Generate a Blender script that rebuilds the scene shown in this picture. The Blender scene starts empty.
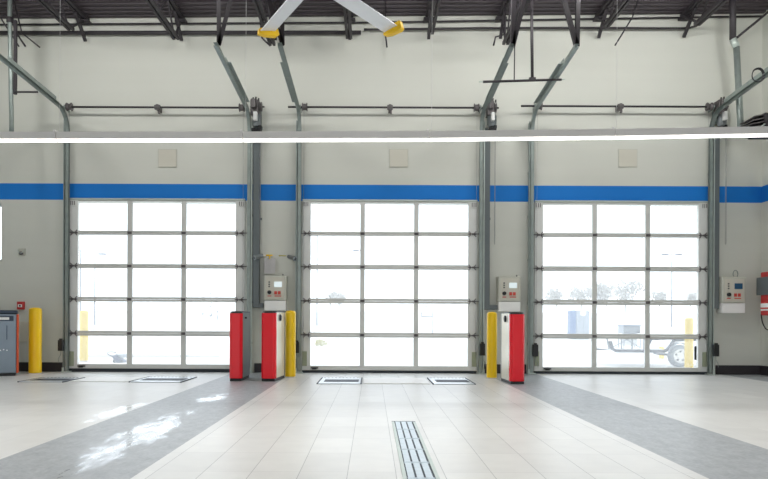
import bpy, math, random
from mathutils import Vector, Matrix, Euler
random.seed(7)
SC = bpy.context.scene
COL = SC.collection
# ------------------------------------------------------------------ camera frame
F, CX, CY, H = 670.0, 372.0, 321.0, 0.962
ROLL = math.radians(0.25)
CR, SR = math.cos(ROLL), math.sin(ROLL)
WY = 12.40            # interior face of the far wall

def P(px, py, y):
    """world point seen at photo pixel (px,py) at depth y"""
    a, b = px - CX, py - CY
    u, v = a * CR + b * SR, -a * SR + b * CR
    return Vector((u / F * y, y, H - v / F * y))
def PX(px, y, py=321): return P(px, py, y).x
def PZ(py, y, px=372): return P(px, py, y).z
def ground(px, py):
    a, b = px - CX, py - CY
    v = -a * SR + b * CR
    y = F * H / v
    return P(px, py, y)

# ------------------------------------------------------------------ mesh builder
class MB:
    def __init__(s): s.v, s.f, s.sm = [], [], []
    def add(s, vs, fs, smooth=False):
        b = len(s.v); s.v += [Vector(v) for v in vs]
        for f in fs:
            s.f.append(tuple(b + i for i in f)); s.sm.append(smooth)
        return s
    def box(s, lo, hi, M=None):
        x0, y0, z0 = lo; x1, y1, z1 = hi
        vs = [Vector(p) for p in ((x0,y0,z0),(x1,y0,z0),(x1,y1,z0),(x0,y1,z0),(x0,y0,z1),(x1,y0,z1),(x1,y1,z1),(x0,y1,z1))]
        if M is not None: vs = [M @ v for v in vs]
        return s.add(vs, [(3,2,1,0),(4,5,6,7),(0,1,5,4),(1,2,6,5),(2,3,7,6),(3,0,4,7)])
    def cbox(s, c, d, M=None):
        c = Vector(c); d = Vector(d) / 2
        return s.box(c - d, c + d, M)
    def prism(s, poly, z0, z1, M=None):
        n = len(poly)
        vs = [Vector((p[0], p[1], z0)) for p in poly] + [Vector((p[0], p[1], z1)) for p in poly]
        if M is not None: vs = [M @ v for v in vs]
        return s.add(vs, [tuple(range(n))[::-1], tuple(range(n, 2*n))] + [(i, (i+1) % n, n + (i+1) % n, n + i) for i in range(n)])
    def sweep(s, path, prof, up=Vector((1,0,0)), smooth=False, closed=False, cap=True):
        """profile (a,b) swept along path; a along 'up' (made normal to the path), b along tangent x up"""
        path = [Vector(p) for p in path]; n = len(path); m = len(prof); rings = []
        for i, p in enumerate(path):
            if closed: t = (path[(i+1) % n] - path[i-1]).normalized()
            else: t = (path[min(i+1, n-1)] - path[max(i-1, 0)]).normalized()
            u = up - t * up.dot(t)
            if u.length < 1e-4:
                u = Vector((0,1,0)) - t * t.y
                if u.length < 1e-4: u = Vector((0,0,1)) - t * t.z
            u.normalize(); w = t.cross(u)
            rings.append([p + u * a + w * b for a, b in prof])
        vs = [v for r in rings for v in r]; fs = []
        for i in range(n if closed else n - 1):
            j = (i + 1) % n
            for k in range(m):
                l = (k + 1) % m
                fs.append((i*m+k, i*m+l, j*m+l, j*m+k))
        s.add(vs, fs, smooth)
        if cap and not closed:
            b = len(s.v) - len(vs)
            s.f.append(tuple(b + k for k in range(m))[::-1]); s.sm.append(False)
            s.f.append(tuple(b + (n-1)*m + k for k in range(m))); s.sm.append(False)
        return s
    def tube(s, path, r, seg=10, closed=False):
        prof = [(r * math.cos(2*math.pi*k/seg), r * math.sin(2*math.pi*k/seg)) for k in range(seg)]
        return s.sweep(path, prof, up=Vector((0.31,0.77,0.55)), smooth=True, closed=closed)
    def lathe(s, c, prof, seg=24, axis='Z'):
        """profile list of (radius, height)"""
        c = Vector(c); vs = []; m = len(prof)
        for k in range(seg):
            a = 2*math.pi*k/seg
            for r, h in prof:
                x, y = r*math.cos(a), r*math.sin(a)
                vs.append(c + (Vector((x, y, h)) if axis == 'Z' else Vector((h, x, y)) if axis == 'X' else Vector((y, h, x))))
        fs = []
        for k in range(seg):
            l = (k+1) % seg
            for i in range(m-1):
                fs.append((k*m+i, l*m+i, l*m+i+1, k*m+i+1))
        return s.add(vs, fs, True)
    def bar(s, a, b, w, d, up=Vector((0,1,0))):
        return s.sweep([a, b], [(-w/2,-d/2),(w/2,-d/2),(w/2,d/2),(-w/2,d/2)], up=up)
    def angle(s, a, b, w, t=0.006, up=Vector((1,0,0)), fx=1, fy=1):
        pr = [(0,0),(w*fx,0),(w*fx,t*fy),(t*fx,t*fy),(t*fx,w*fy),(0,w*fy)]
        return s.sweep([a, b], pr, up=up)

def base(o, label=None, cat=None, group=None, kind=None):
    if label: o['label'] = label
    if cat: o['category'] = cat
    if group: o['group'] = group
    if kind: o['kind'] = kind
    return o
def wloc(o):
    v = Vector((0,0,0))
    while o is not None: v += Vector(o.location); o = o.parent
    return v
def mk(name, mb, mat, parent=None, bevel=0.0, loc=None):
    """link a mesh; vertices are given in world coordinates"""
    me = bpy.data.meshes.new(name)
    org = wloc(parent) if parent is not None else (Vector(loc) if loc is not None else Vector((0,0,0)))
    me.from_pydata([tuple(v - org) for v in mb.v], [], mb.f)
    me.polygons.foreach_set('use_smooth', mb.sm)
    me.materials.append(mat); me.update()
    import bmesh
    bm = bmesh.new(); bm.from_mesh(me); bmesh.ops.recalc_face_normals(bm, faces=bm.faces); bm.to_mesh(me); bm.free()
    o = bpy.data.objects.new(name, me); COL.objects.link(o)
    if parent is not None: o.parent = parent
    else: o.location = org
    if bevel:
        m = o.modifiers.new('b', 'BEVEL'); m.width = bevel; m.segments = 2; m.limit_method = 'ANGLE'; m.angle_limit = math.radians(50)
    return o
def thing(name, loc, label, cat, group=None, kind=None):
    o = bpy.data.objects.new(name, None); COL.objects.link(o); o.location = loc; o.empty_display_size = 0.1
    return base(o, label, cat, group, kind)
def copy_tree(o, loc=None, label=None, parent=None):
    c = o.copy(); COL.objects.link(c)
    if parent is not None: c.parent = parent
    if loc is not None: c.location = loc
    if label: c['label'] = label
    for ch in list(o.children): copy_tree(ch, parent=c)
    return c

# ------------------------------------------------------------------ materials
def srgb(r, g, b):
    return tuple((c/255/12.92 if c/255 <= .04045 else ((c/255+.055)/1.055)**2.4) for c in (r, g, b)) + (1,)
def mat(name, col, rough=0.5, metal=0.0, var=0.06, scale=6.0, bump=0.0, spec=0.5, emit=None, es=0):
    m = bpy.data.materials.new(name); m.use_nodes = True
    nt = m.node_tree; N = nt.nodes; L = nt.links; b = N['Principled BSDF']
    b.inputs['Roughness'].default_value = rough; b.inputs['Metallic'].default_value = metal
    b.inputs['Specular IOR Level'].default_value = spec
    tc = N.new('ShaderNodeTexCoord'); no = N.new('ShaderNodeTexNoise'); no.inputs['Scale'].default_value = scale; no.inputs['Detail'].default_value = 4
    L.new(tc.outputs['Object'], no.inputs['Vector'])
    mx = N.new('ShaderNodeMix'); mx.data_type = 'RGBA'
    mx.inputs['A'].default_value = tuple(c*(1-var) for c in col[:3]) + (1,)
    mx.inputs['B'].default_value = tuple(min(1, c*(1+var)) for c in col[:3]) + (1,)
    L.new(no.outputs['Fac'], mx.inputs['Factor']); L.new(mx.outputs['Result'], b.inputs['Base Color'])
    if bump:
        bp = N.new('ShaderNodeBump'); bp.inputs['Strength'].default_value = bump; bp.inputs['Distance'].default_value = 0.01
        L.new(no.outputs['Fac'], bp.inputs['Height']); L.new(bp.outputs['Normal'], b.inputs['Normal'])
    if emit:
        b.inputs['Emission Color'].default_value = emit; b.inputs['Emission Strength'].default_value = es
    return m

M = {}
M['alu'] = mat('alu_door', srgb(212,213,209), .5, .12, .05, 3)
M['alu_side'] = mat('alu_stile', srgb(222,223,220), .5, .12, .05, 3)
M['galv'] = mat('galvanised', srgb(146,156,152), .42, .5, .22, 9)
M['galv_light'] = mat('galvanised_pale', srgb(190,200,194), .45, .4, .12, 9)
M['dark'] = mat('dark_steel', srgb(54,50,54), .55, .1, .15, 5)
M['deckm'] = mat('dark_deck', srgb(64,57,62), .6, .0, .12, 4)
M['black'] = mat('black_plastic', srgb(30,31,33), .5, 0, .1)
M['rubber'] = mat('rubber', srgb(38,46,52), .7, 0, .1)
M['yellow'] = mat('yellow_paint', srgb(255,206,8), .36, 0, .06, 4)
M['yellow_out'] = mat('yellow_paint_outside', srgb(216,186,70), .5, 0, .06, 4)  # less saturated yellow for the posts outside
M['tip'] = mat('yellow_tip', srgb(255,204,30), .5, 0, .04)
M['red'] = mat('red_enamel', srgb(244,32,48), .24, 0, .05, 3)
M['reddark'] = mat('red_plastic', srgb(196,52,52), .4, 0, .08, 6)
M['orange'] = mat('orange_trim', srgb(214,84,44), .4, 0, .05)
M['cabinet'] = mat('cabinet_steel', srgb(118,128,136), .3, .75, .14, 2)
M['cabtop'] = mat('cabinet_top', srgb(48,62,78), .4, .2, .1)
M['tower'] = mat('tower_grey', srgb(140,146,148), .4, .5, .1, 4)
M['tower_pale'] = mat('tower_stainless', srgb(216,212,198), .35, .55, .08, 4)
M['white'] = mat('white_plastic', srgb(244,244,242), .5, 0, .02)
M['boxg'] = mat('control_grey', srgb(196,196,184), .45, 0, .04)
M['screen'] = mat('screen_lit', srgb(60,80,90), .2, 0, .02, emit=(.9,1,1,1), es=.75)
M['screen_dim'] = mat('screen_dim', srgb(44,84,116), .15, 0, .1)
M['button'] = mat('red_button', srgb(205,70,58), .4, 0, .08, 30)
M['wire'] = mat('wireway_grey', srgb(104,111,113), .45, .3, .08)
M['blade'] = mat('fan_blade', srgb(238,240,244), .45, .08, .05, 3)
M['paper'] = mat('paper_tag', srgb(188,186,186), .7, 0, .05, 12)
M['fixture'] = mat('fixture_housing', srgb(232,230,229), .5, 0, .03)
M['cover'] = mat('cover_plate', srgb(206,203,190), .55, 0, .03)
M['motor'] = mat('operator_motor', srgb(96,92,92), .5, .3, .25, 14)
M['baseb'] = mat('baseboard_black', srgb(50,46,50), .5, 0, .08)
M['cable'] = mat('cable_black', srgb(36,36,38), .6, 0, .1)
M['steelcable'] = mat('steel_cable', srgb(150,150,150), .5, .6, .05)
M['grate'] = mat('grate_steel', srgb(196,208,216), .4, .3, .15, 20)
M['trench'] = mat('trench_dark', srgb(52,60,72), .6, 0, .1)
M['plate'] = mat('scan_plate', srgb(208,214,220), .3, .3, .06, 6)
M['green'] = mat('bracket_olive', srgb(160,166,142), .5, .3, .1)
M['tube'] = mat('lamp_diffuser', srgb(255,250,244), .5, 0, .0, emit=(1,.98,.95,1), es=3.0)
M['out_white'] = mat('out_pale', srgb(226,226,226), .6, 0, .05)
M['out_grey'] = mat('out_grey', srgb(134,141,148), .5, .1, .1)
M['out_blue'] = mat('out_bluegrey', srgb(74,98,132), .5, .1, .12)
M['cart_blue'] = mat('cart_blue', srgb(36,54,84), .5, 0, .1)
M['out_dark'] = mat('out_dark', srgb(44,50,56), .6, 0, .1)
M['concrete'] = mat('concrete', srgb(205,203,198), .85, 0, .06, 1.5)
M['twig'] = mat('bare_twigs', srgb(168,166,160), .9, 0, .12, 2)
M['shrub'] = mat('yellow_shrub', srgb(176,168,96), .9, 0, .25, 9)
M['pole'] = mat('lamp_pole', srgb(104,108,114), .5, .2, .05)

def wall_material():
    m = bpy.data.materials.new('painted_wall'); m.use_nodes = True
    nt = m.node_tree; N = nt.nodes; L = nt.links; b = N['Principled BSDF']; b.inputs['Roughness'].default_value = .62
    b.inputs['Specular IOR Level'].default_value = .3
    g = N.new('ShaderNodeNewGeometry'); sp = N.new('ShaderNodeSeparateXYZ'); L.new(g.outputs['Position'], sp.inputs[0])
    def mth(op, a, bb=None):
        n = N.new('ShaderNodeMath'); n.operation = op
        for i, q in enumerate((a, bb)):
            if q is None: continue
            if isinstance(q, (int, float)): n.inputs[i].default_value = q
            else: L.new(q, n.inputs[i])
        return n.outputs[0]
    a = mth('MULTIPLY', mth('GREATER_THAN', sp.outputs['Z'], 3.180), mth('LESS_THAN', sp.outputs['Z'], 3.482))
    no = N.new('ShaderNodeTexNoise'); no.inputs['Scale'].default_value = 1.3; no.inputs['Detail'].default_value = 5
    L.new(g.outputs['Position'], no.inputs['Vector'])
    mp = N.new('ShaderNodeMapping'); mp.inputs['Scale'].default_value = (.15, .15, 5.0); L.new(g.outputs['Position'], mp.inputs['Vector'])
    n2 = N.new('ShaderNodeTexNoise'); n2.inputs['Scale'].default_value = 1.0; n2.inputs['Detail'].default_value = 3; L.new(mp.outputs[0], n2.inputs['Vector'])
    avg = mth('ADD', mth('MULTIPLY', no.outputs['Fac'], .5), mth('MULTIPLY', n2.outputs['Fac'], .5))
    mx = N.new('ShaderNodeMix'); mx.data_type = 'RGBA'; L.new(avg, mx.inputs['Factor'])
    mx.inputs['A'].default_value = srgb(206,207,198); mx.inputs['B'].default_value = srgb(216,217,209)
    m2 = N.new('ShaderNodeMix'); m2.data_type = 'RGBA'; L.new(a, m2.inputs['Factor']); L.new(mx.outputs['Result'], m2.inputs['A'])
    m2.inputs['B'].default_value = srgb(22,120,206)
    L.new(m2.outputs['Result'], b.inputs['Base Color'])
    return m
M['wall'] = wall_material()

def floor_material():
    m = bpy.data.materials.new('tiled_floor'); m.use_nodes = True
    nt = m.node_tree; N = nt.nodes; L = nt.links; b = N['Principled BSDF']
    g = N.new('ShaderNodeNewGeometry'); sp = N.new('ShaderNodeSeparateXYZ'); L.new(g.outputs['Position'], sp.inputs[0])
    X, Y = sp.outputs['X'], sp.outputs['Y']
    def mth(op, a, bb=None, cc=None):
        n = N.new('ShaderNodeMath'); n.operation = op
        for i, q in enumerate((a, bb, cc)):
            if q is None: continue
            if isinstance(q, (int, float)): n.inputs[i].default_value = q
            else: L.new(q, n.inputs[i])
        return n.outputs[0]
    def noise(scale, det=4, vec=None, sc=None):
        n = N.new('ShaderNodeTexNoise'); n.inputs['Scale'].default_value = scale; n.inputs['Detail'].default_value = det
        if sc:
            mp = N.new('ShaderNodeMapping'); mp.inputs['Scale'].default_value = sc; L.new(g.outputs['Position'], mp.inputs['Vector']); L.new(mp.outputs[0], n.inputs['Vector'])
        else: L.new(g.outputs['Position'], n.inputs['Vector'])
        return n.outputs['Fac']
    def band(lo, hi): return mth('MULTIPLY', mth('GREATER_THAN', X, lo), mth('LESS_THAN', X, hi))
    dark = mth('ADD', mth('ADD', band(-2.55, -1.46), band(2.08, 3.01)), mth('ADD', mth('GREATER_THAN', X, 6.45), mth('LESS_THAN', X, -6.6)))
    # joints
    fx = mth('ABSOLUTE', mth('SUBTRACT', mth('FRACT', mth('DIVIDE', mth('ADD', X, 0.15), .305)), .5))
    jx = mth('GREATER_THAN', fx, .5 - .0075)
    fy = mth('ABSOLUTE', mth('SUBTRACT', mth('FRACT', mth('DIVIDE', Y, .61)), .5))
    jy = mth('GREATER_THAN', fy, .5 - .004)
    joint = mth('MULTIPLY', mth('MAXIMUM', jx, mth('MULTIPLY', jy, .5)), mth('SUBTRACT', 1, dark))
    joint = mth('MULTIPLY', joint, mth('MULTIPLY_ADD', band(-1.4, 2.05), .75, .25))
    # tile to tile variation
    cell = N.new('ShaderNodeTexWhiteNoise'); cell.noise_dimensions = '2D'
    cv = N.new('ShaderNodeCombineXYZ'); L.new(mth('FLOOR', mth('DIVIDE', mth('ADD', X, .15), .305)), cv.inputs[0]); L.new(mth('FLOOR', mth('DIVIDE', Y, .61)), cv.inputs[1]); L.new(cv.outputs[0], cell.inputs['Vector'])
    mott = noise(5, 6); big = noise(.7, 3)
    v = mth('ADD', mth('MULTIPLY', mott, .5), mth('ADD', mth('MULTIPLY', cell.outputs['Value'], .2), mth('MULTIPLY', big, .3)))
    def mix(f, a, bb):
        n = N.new('ShaderNodeMix'); n.data_type = 'RGBA'; L.new(f, n.inputs['Factor'])
        for k, q in (('A', a), ('B', bb)):
            if isinstance(q, tuple): n.inputs[k].default_value = q
            else: L.new(q, n.inputs[k])
        return n.outputs['Result']
    tile = mix(v, srgb(192,192,190), srgb(230,230,227))
    dk = mix(mth('ADD', mth('MULTIPLY', noise(7, 6, sc=(2,1,1)), .5), mth('MULTIPLY', noise(38, 4), .5)), srgb(96,102,110), srgb(200,204,206))
    c = mix(dark, tile, dk)
    c = mix(mth('MULTIPLY', joint, .55), c, srgb(84,88,92))
    L.new(c, b.inputs['Base Color'])
    # wet tyre streaks: ellipses in floor coordinates broken up by noise
    wob = mth('ADD', mth('MULTIPLY', noise(3.2, 5, sc=(1.6, .6, 1)), .55), mth('MULTIPLY', noise(9, 5, sc=(2.2, .55, 1)), .45))
    def ell(cx, cy, rx, ry, k):
        a = mth('POWER', mth('DIVIDE', mth('SUBTRACT', X, cx), rx), 2); bb = mth('POWER', mth('DIVIDE', mth('SUBTRACT', Y, cy), ry), 2)
        d = mth('SUBTRACT', 1, mth('ADD', a, bb))
        return mth('ADD', d, mth('MULTIPLY', mth('SUBTRACT', wob, .5), k))
    w = mth('MAXIMUM', ell(-1.93, 5.5, .24, 1.7, 6.0), mth('MAXIMUM', ell(-2.68, 7.1, .14, .9, 6.0), ell(-1.95, 8.35, .18, .5, 6.0)))
    mr = N.new('ShaderNodeMapRange'); mr.inputs['From Min'].default_value = .05; mr.inputs['From Max'].default_value = 1.5; L.new(w, mr.inputs['Value'])
    wet = mr.outputs[0]
    r0 = mth('ADD', mth('MULTIPLY_ADD', dark, .06, .33), mth('MULTIPLY', mott, .10))
    rg = N.new('ShaderNodeMix'); L.new(wet, rg.inputs['Factor']); L.new(r0, rg.inputs['A']); rg.inputs['B'].default_value = .14
    L.new(rg.outputs['Result'], b.inputs['Roughness'])
    b.inputs['Specular IOR Level'].default_value = .5
    bp = N.new('ShaderNodeBump'); bp.inputs['Strength'].default_value = .12; bp.inputs['Distance'].default_value = .004
    L.new(mth('SUBTRACT', mott, mth('MULTIPLY', joint, .6)), bp.inputs['Height']); L.new(bp.outputs['Normal'], b.inputs['Normal'])
    L.new(mth('MULTIPLY', wet, .9), b.inputs['Coat Weight']); b.inputs['Coat Roughness'].default_value = .12
    return m
M['floor'] = floor_material()

def glass_material():
    m = bpy.data.materials.new('door_glazing'); m.use_nodes = True
    nt = m.node_tree; N = nt.nodes; L = nt.links
    for n in list(N):
        if n.type == 'BSDF_PRINCIPLED': N.remove(n)
    out = [n for n in N if n.type == 'OUTPUT_MATERIAL'][0]
    t = N.new('ShaderNodeBsdfTransparent'); t.inputs[0].default_value = (.97,.985,.985,1)
    tl = N.new('ShaderNodeBsdfTranslucent'); tl.inputs[0].default_value = (.95,.97,1,1)
    gl = N.new('ShaderNodeBsdfGlossy'); gl.inputs['Roughness'].default_value = .03
    a = N.new('ShaderNodeMixShader'); a.inputs[0].default_value = .15; L.new(t.outputs[0], a.inputs[1]); L.new(tl.outputs[0], a.inputs[2])
    bsh = N.new('ShaderNodeMixShader'); bsh.inputs[0].default_value = .03; L.new(a.outputs[0], bsh.inputs[1]); L.new(gl.outputs[0], bsh.inputs[2])
    L.new(bsh.outputs[0], out.inputs[0])
    return m
M['glass'] = glass_material()

# ------------------------------------------------------------------ shell
XL, XR, YR = -8.3, PX(761, WY), -9.0
ZT = 6.95
def zc(x): return 6.585 + .011 * x
floor = mk('floor', MB().box((XL-.3, YR-.3, -.2), (XR+.3, WY+.25, 0)), M['floor']); base(floor, 'pale tiled workshop floor with darker stripes between the bays', 'floor', kind='structure')
# doors: outer pixel limits, glass columns
DOORS = [dict(o=(68.7,245.3), g=(77.7,126.9,132.2,181,186,235.4), top=198.3, t0=201.6, rails=[(230.7,235),(263.9,268.4),(297,301.8),(331,336)], b0=364.2, b1=368.8, bot=372.6),
         dict(o=(301.7,477.6), g=(310.5,360,364.7,413.8,418.5,468), top=199.5, t0=203, rails=[(231.6,236),(264.7,269.6),(298.6,303.6),(332.8,337.6)], b0=366, b1=370.6, bot=373.6),
         dict(o=(533.8,708), g=(543,592.2,597,645.4,650.2,698.4), top=200.6, t0=204.4, rails=[(233.0,237.4),(266.3,271.4),(299.8,305.2),(334,338.8)], b0=367.4, b1=371.6, bot=374.8)]
YD = 12.325  # door front face
for d in DOORS:
    d['x0'], d['x1'] = PX(d['o'][0], YD, 290), PX(d['o'][1], YD, 290)
    d['ztop'] = PZ(d['top'], YD, sum(d['o'])/2)
w = MB(); TH = .26
edges = [XL]
for d in DOORS: edges += [d['x0'] + .05, d['x1'] - .05]
edges.append(XR + .3)
HEAD = 3.16
wx0, wx1, wz0, wz1 = -8.05, PX(1.2, WY), PZ(262, WY, 0), PZ(203, WY, 0)
w.box((XL-.3, WY, 0), (wx0, WY+TH, HEAD)); w.box((wx0, WY, 0), (wx1, WY+TH, wz0)); w.box((wx0, WY, wz1), (wx1, WY+TH, HEAD)); w.box((wx1, WY, 0), (edges[1], WY+TH, HEAD))
for i in (2, 4, 6): w.box((edges[i], WY, 0), (edges[i+1], WY+TH, HEAD))
w.box((XL-.3, WY, HEAD), (XR+.3, WY+TH, ZT))
base(mk('wall_back', w, M['wall']), 'off-white wall with a blue stripe and three glazed bay doors', 'wall', kind='structure')
base(mk('wall_right', MB().box((XR, YR, 0), (XR+.3, WY, ZT)), M['wall']), 'side wall meeting the door wall beside the red reel', 'wall', kind='structure')
base(mk('wall_left', MB().box((XL-.3, YR, 0), (XL, WY, ZT)), M['wall']), 'side wall beyond the grey cabinet', 'wall', kind='structure')
wr = MB()
es = [XL-.3, -5.6, -2.4, -1.4, 1.8, 2.8, 6.0, XR+.3]
for i in (0, 2, 4, 6): wr.box((es[i], YR-.3, 0), (es[i+1], YR, 3.3))  # open doorways added behind the camera to let daylight in
wr.box((XL-.3, YR-.3, 3.3), (XR+.3, YR, ZT))
base(mk('wall_front', wr, M['wall']), 'unseen opposite wall with three open doorways added for daylight', 'wall', kind='structure')
# window by the left edge
wn = thing('window_1', (wx0, WY+.1, wz0), 'narrow window beside the cabinet-side bay door', 'window', kind='structure')
f = MB()
for a in ((wx0, wx0+.05), (wx1-.035, wx1)): f.box((a[0], WY+.06, wz0), (a[1], WY+.14, wz1))
f.box((wx0, WY+.06, wz0), (wx1, WY+.14, wz0+.05)); f.box((wx0, WY+.06, wz1-.05), (wx1, WY+.14, wz1))
mk('window_frame', f, M['alu'], wn); mk('pane', MB().box((wx0+.04, WY+.09, wz0+.04), (wx1-.03, WY+.096, wz1-.04)), M['glass'], wn)
# corrugated roof deck, ribs parallel to the door wall
c = MB(); pts = []; y = YR - .3; per = .152
while y < WY + .3:
    pts += [(y, 0), (y+.075, 0), (y+.095, .045), (y+.132, .045)]; y += per
x0, x1 = XL-.3, XR+.3
vs = []; 
for (yy, dz) in pts: vs += [Vector((x0, yy, zc(x0)+dz)), Vector((x1, yy, zc(x1)+dz))]
for (yy, dz) in pts: vs += [Vector((x0, yy, zc(x0)+.2)), Vector((x1, yy, zc(x1)+.2))]
n = len(pts); fs = []
for i in range(n-1):
    fs.append((2*i, 2*i+1, 2*i+3, 2*i+2)); k = 2*n
    fs.append((k+2*i, k+2*i+2, k+2*i+3, k+2*i+1))
c.add(vs, fs); base(mk('ceiling', c, M['deckm']), 'dark corrugated steel roof deck', 'ceiling', kind='structure')
# baseboards
def bb(x0, x1, name='baseboard_back', lab=''):
    base(mk(name, MB().box((x0, WY-.018, .002), (x1, WY, .172)), M['baseb'], bevel=.004), lab, 'baseboard', kind='structure')
bb(XL, DOORS[0]['x0']-.14, lab='black baseboard behind the yellow bollard and grey cabinet'); bb(DOORS[0]['x1']+.16, DOORS[1]['x0']-.12, lab='black baseboard behind the pair of red towers')
bb(DOORS[1]['x1']+.14, DOORS[2]['x0']-.12, lab='black baseboard behind the single red tower'); bb(DOORS[2]['x1']+.18, XR, lab='black baseboard below the controller nearest the red reel')
base(mk('baseboard_right', MB().box((XR-.018, YR, .002), (XR, WY-.018, .172)), M['baseb']), 'black baseboard along the side wall under the red reel', 'baseboard', kind='structure')

# ------------------------------------------------------------------ bay doors
DN = ['cabinet-side bay door', 'middle bay door', 'reel-side bay door']
TK = .045
def make_door(i, d):
    x0, x1 = d['x0'], d['x1']; xm = sum(d['o'])/2
    g = [PX(q, YD, 285) for q in d['g']]
    Z = lambda py: PZ(py, YD, xm)
    root = thing('door_%d' % (i+1), ((x0+x1)/2, YD, 0), ['glazed aluminium bay door nearest the grey cabinet', 'middle glazed aluminium bay door between two control boxes', 'glazed aluminium bay door nearest the red wall reel'][i], 'door', kind='structure')
    r = d['rails']; zs = [d['ztop']] + [Z((a+b)/2) for a, b in r] + [Z(d['b1'])]
    tops = [Z(d['t0'])] + [Z(b) for a, b in r]; bots = [Z(a) for a, b in r] + [Z(d['b0'])]
    for k in range(5):
        zt, zb = zs[k]-.0015, zs[k+1]+.0015
        gt, gb = tops[k], bots[k]
        m = MB()
        m.box((g[0]-.001, YD, gt), (g[5]+.001, YD+TK, zt)); m.box((g[0]-.001, YD, zb), (g[5]+.001, YD+TK, gb))
        for a, b in ((g[1], g[2]), (g[3], g[4])): m.box((a, YD+.002, gb), (b, YD+TK, gt))
        sec = mk('section', m, M['alu'], root, bevel=.004)
        m = MB()
        m.box((x0+.012, YD, zb), (g[0], YD+TK, zt)); m.box((g[5], YD, zb), (x1-.012, YD+TK, zt))
        mk('end_stile', m, M['alu_side'], sec, bevel=.004)
        m = MB()
        for a, b in ((0,1),(2,3),(4,5)): m.box((g[a]-.005, YD+.02, gb-.005), (g[b]+.005, YD+.024, gt+.005))
        mk('glazing', m, M['glass'], sec)
        # hinges with rollers at the joint below this section
        if k < 4:
            z = zs[k+1]
            for sx, e, gg in ((1, x0, g[0]), (-1, x1, g[5])):
                m = MB()
                for zz in (z-.05, z+.05):
                    m.bar((e+sx*.03, YD-.006, zz), (e+sx*.085, YD-.012, z), .022, .012, up=Vector((0,1,0)))
                    m.bar((gg-sx*.012, YD-.006, zz), (gg-sx*.05, YD-.012, z), .022, .012, up=Vector((0,1,0)))
                m.cbox((e+sx*.07, YD-.010, z), (.075, .018, .03)); m.cbox((gg-sx*.03, YD-.010, z), (.03, .018, .03))
                m.tube([(e-sx*.045, YD-.022, z), (gg+sx*.005, YD-.022, z)], .0085, 8)
                m.lathe((e-sx*.045, YD-.022, z), [(0,-.012),(.024,-.012),(.024,.012),(0,.012)], 14, 'X')
                mk('hinge', m, M['motor'], sec)
            for a, b in ((g[1], g[2]), (g[3], g[4])):
                xx = (a+b)/2; m = MB(); m.cbox((xx, YD-.007, z), (.075, .012, .05)); m.tube([(xx-.04, YD-.014, z), (xx+.04, YD-.014, z)], .009, 8)
                mk('hinge', m, M['motor'], sec)
    # top strut, corner brackets, bottom seal, lift handle
    zt = d['ztop']
    m = MB(); m.box((x0+.012, YD-.02, zt-.035), (x1-.012, YD-.002, zt-.003)); mk('top_strut', m, M['galv_light'], root, bevel=.003)
    for sx, e in ((1, x0), (-1, x1)):
        m = MB(); m.cbox((e+sx*.075, YD-.008, zt-.095), (.1, .012, .1)); 
        for q in (-.03, 0, .03): pass
        br = mk('top_bracket', m, M['alu_side'], root)
        for q in (-.034, 0, .034): mk('clip', MB().cbox((e+sx*(.075+q), YD-.019, zt-.095), (.011, .008, .075)), M['motor'], br)
        m = MB(); m.cbox((e+sx*.06, YD-.008, PZ(359, YD, xm)), (.085, .012, .27)); mk('bottom_bracket', m, M['green'], root, bevel=.003)
    m = MB(); m.box((x0+.01, YD-.012, .004), (x1-.01, YD+TK, zs[5]-.001)); mk('bottom_seal', m, M['rubber'], root, bevel=.006)
    m = MB(); hx = g[0]+.09; m.box((hx-.075, YD-.04, zs[5]+.035), (hx+.06, YD-.003, zs[5]+.06)); m.box((hx-.05, YD-.05, zs[5]+.02), (hx+.03, YD-.03, zs[5]+.04)); mk('lift_handle', m, M['black'], root, bevel=.004)
    if i == 2:
        p = P(695.4, 353, YD-.02); m = MB(); m.cbox(p, (.035, .03, .25)); mk('pull_handle', m, M['black'], root, bevel=.006)
for i, d in enumerate(DOORS): make_door(i, d)

# ------------------------------------------------------------------ door tracks
SL = math.radians(3.5)
def track_path(X, yv, zs, yend, R=.38):
    pts = [(X, yv, .03), (X, yv, zs)]
    a_end = math.pi/2 - SL
    for k in range(1, 11):
        a = a_end * k / 10
        pts.append((X, yv - R*(1-math.cos(a)), zs + R*math.sin(a)))
    p = Vector(pts[-1]); L = (p.y - yend) / math.cos(SL)
    pts.append((X, yend, p.z + L*math.sin(SL)))
    return [Vector(q) for q in pts]
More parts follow.
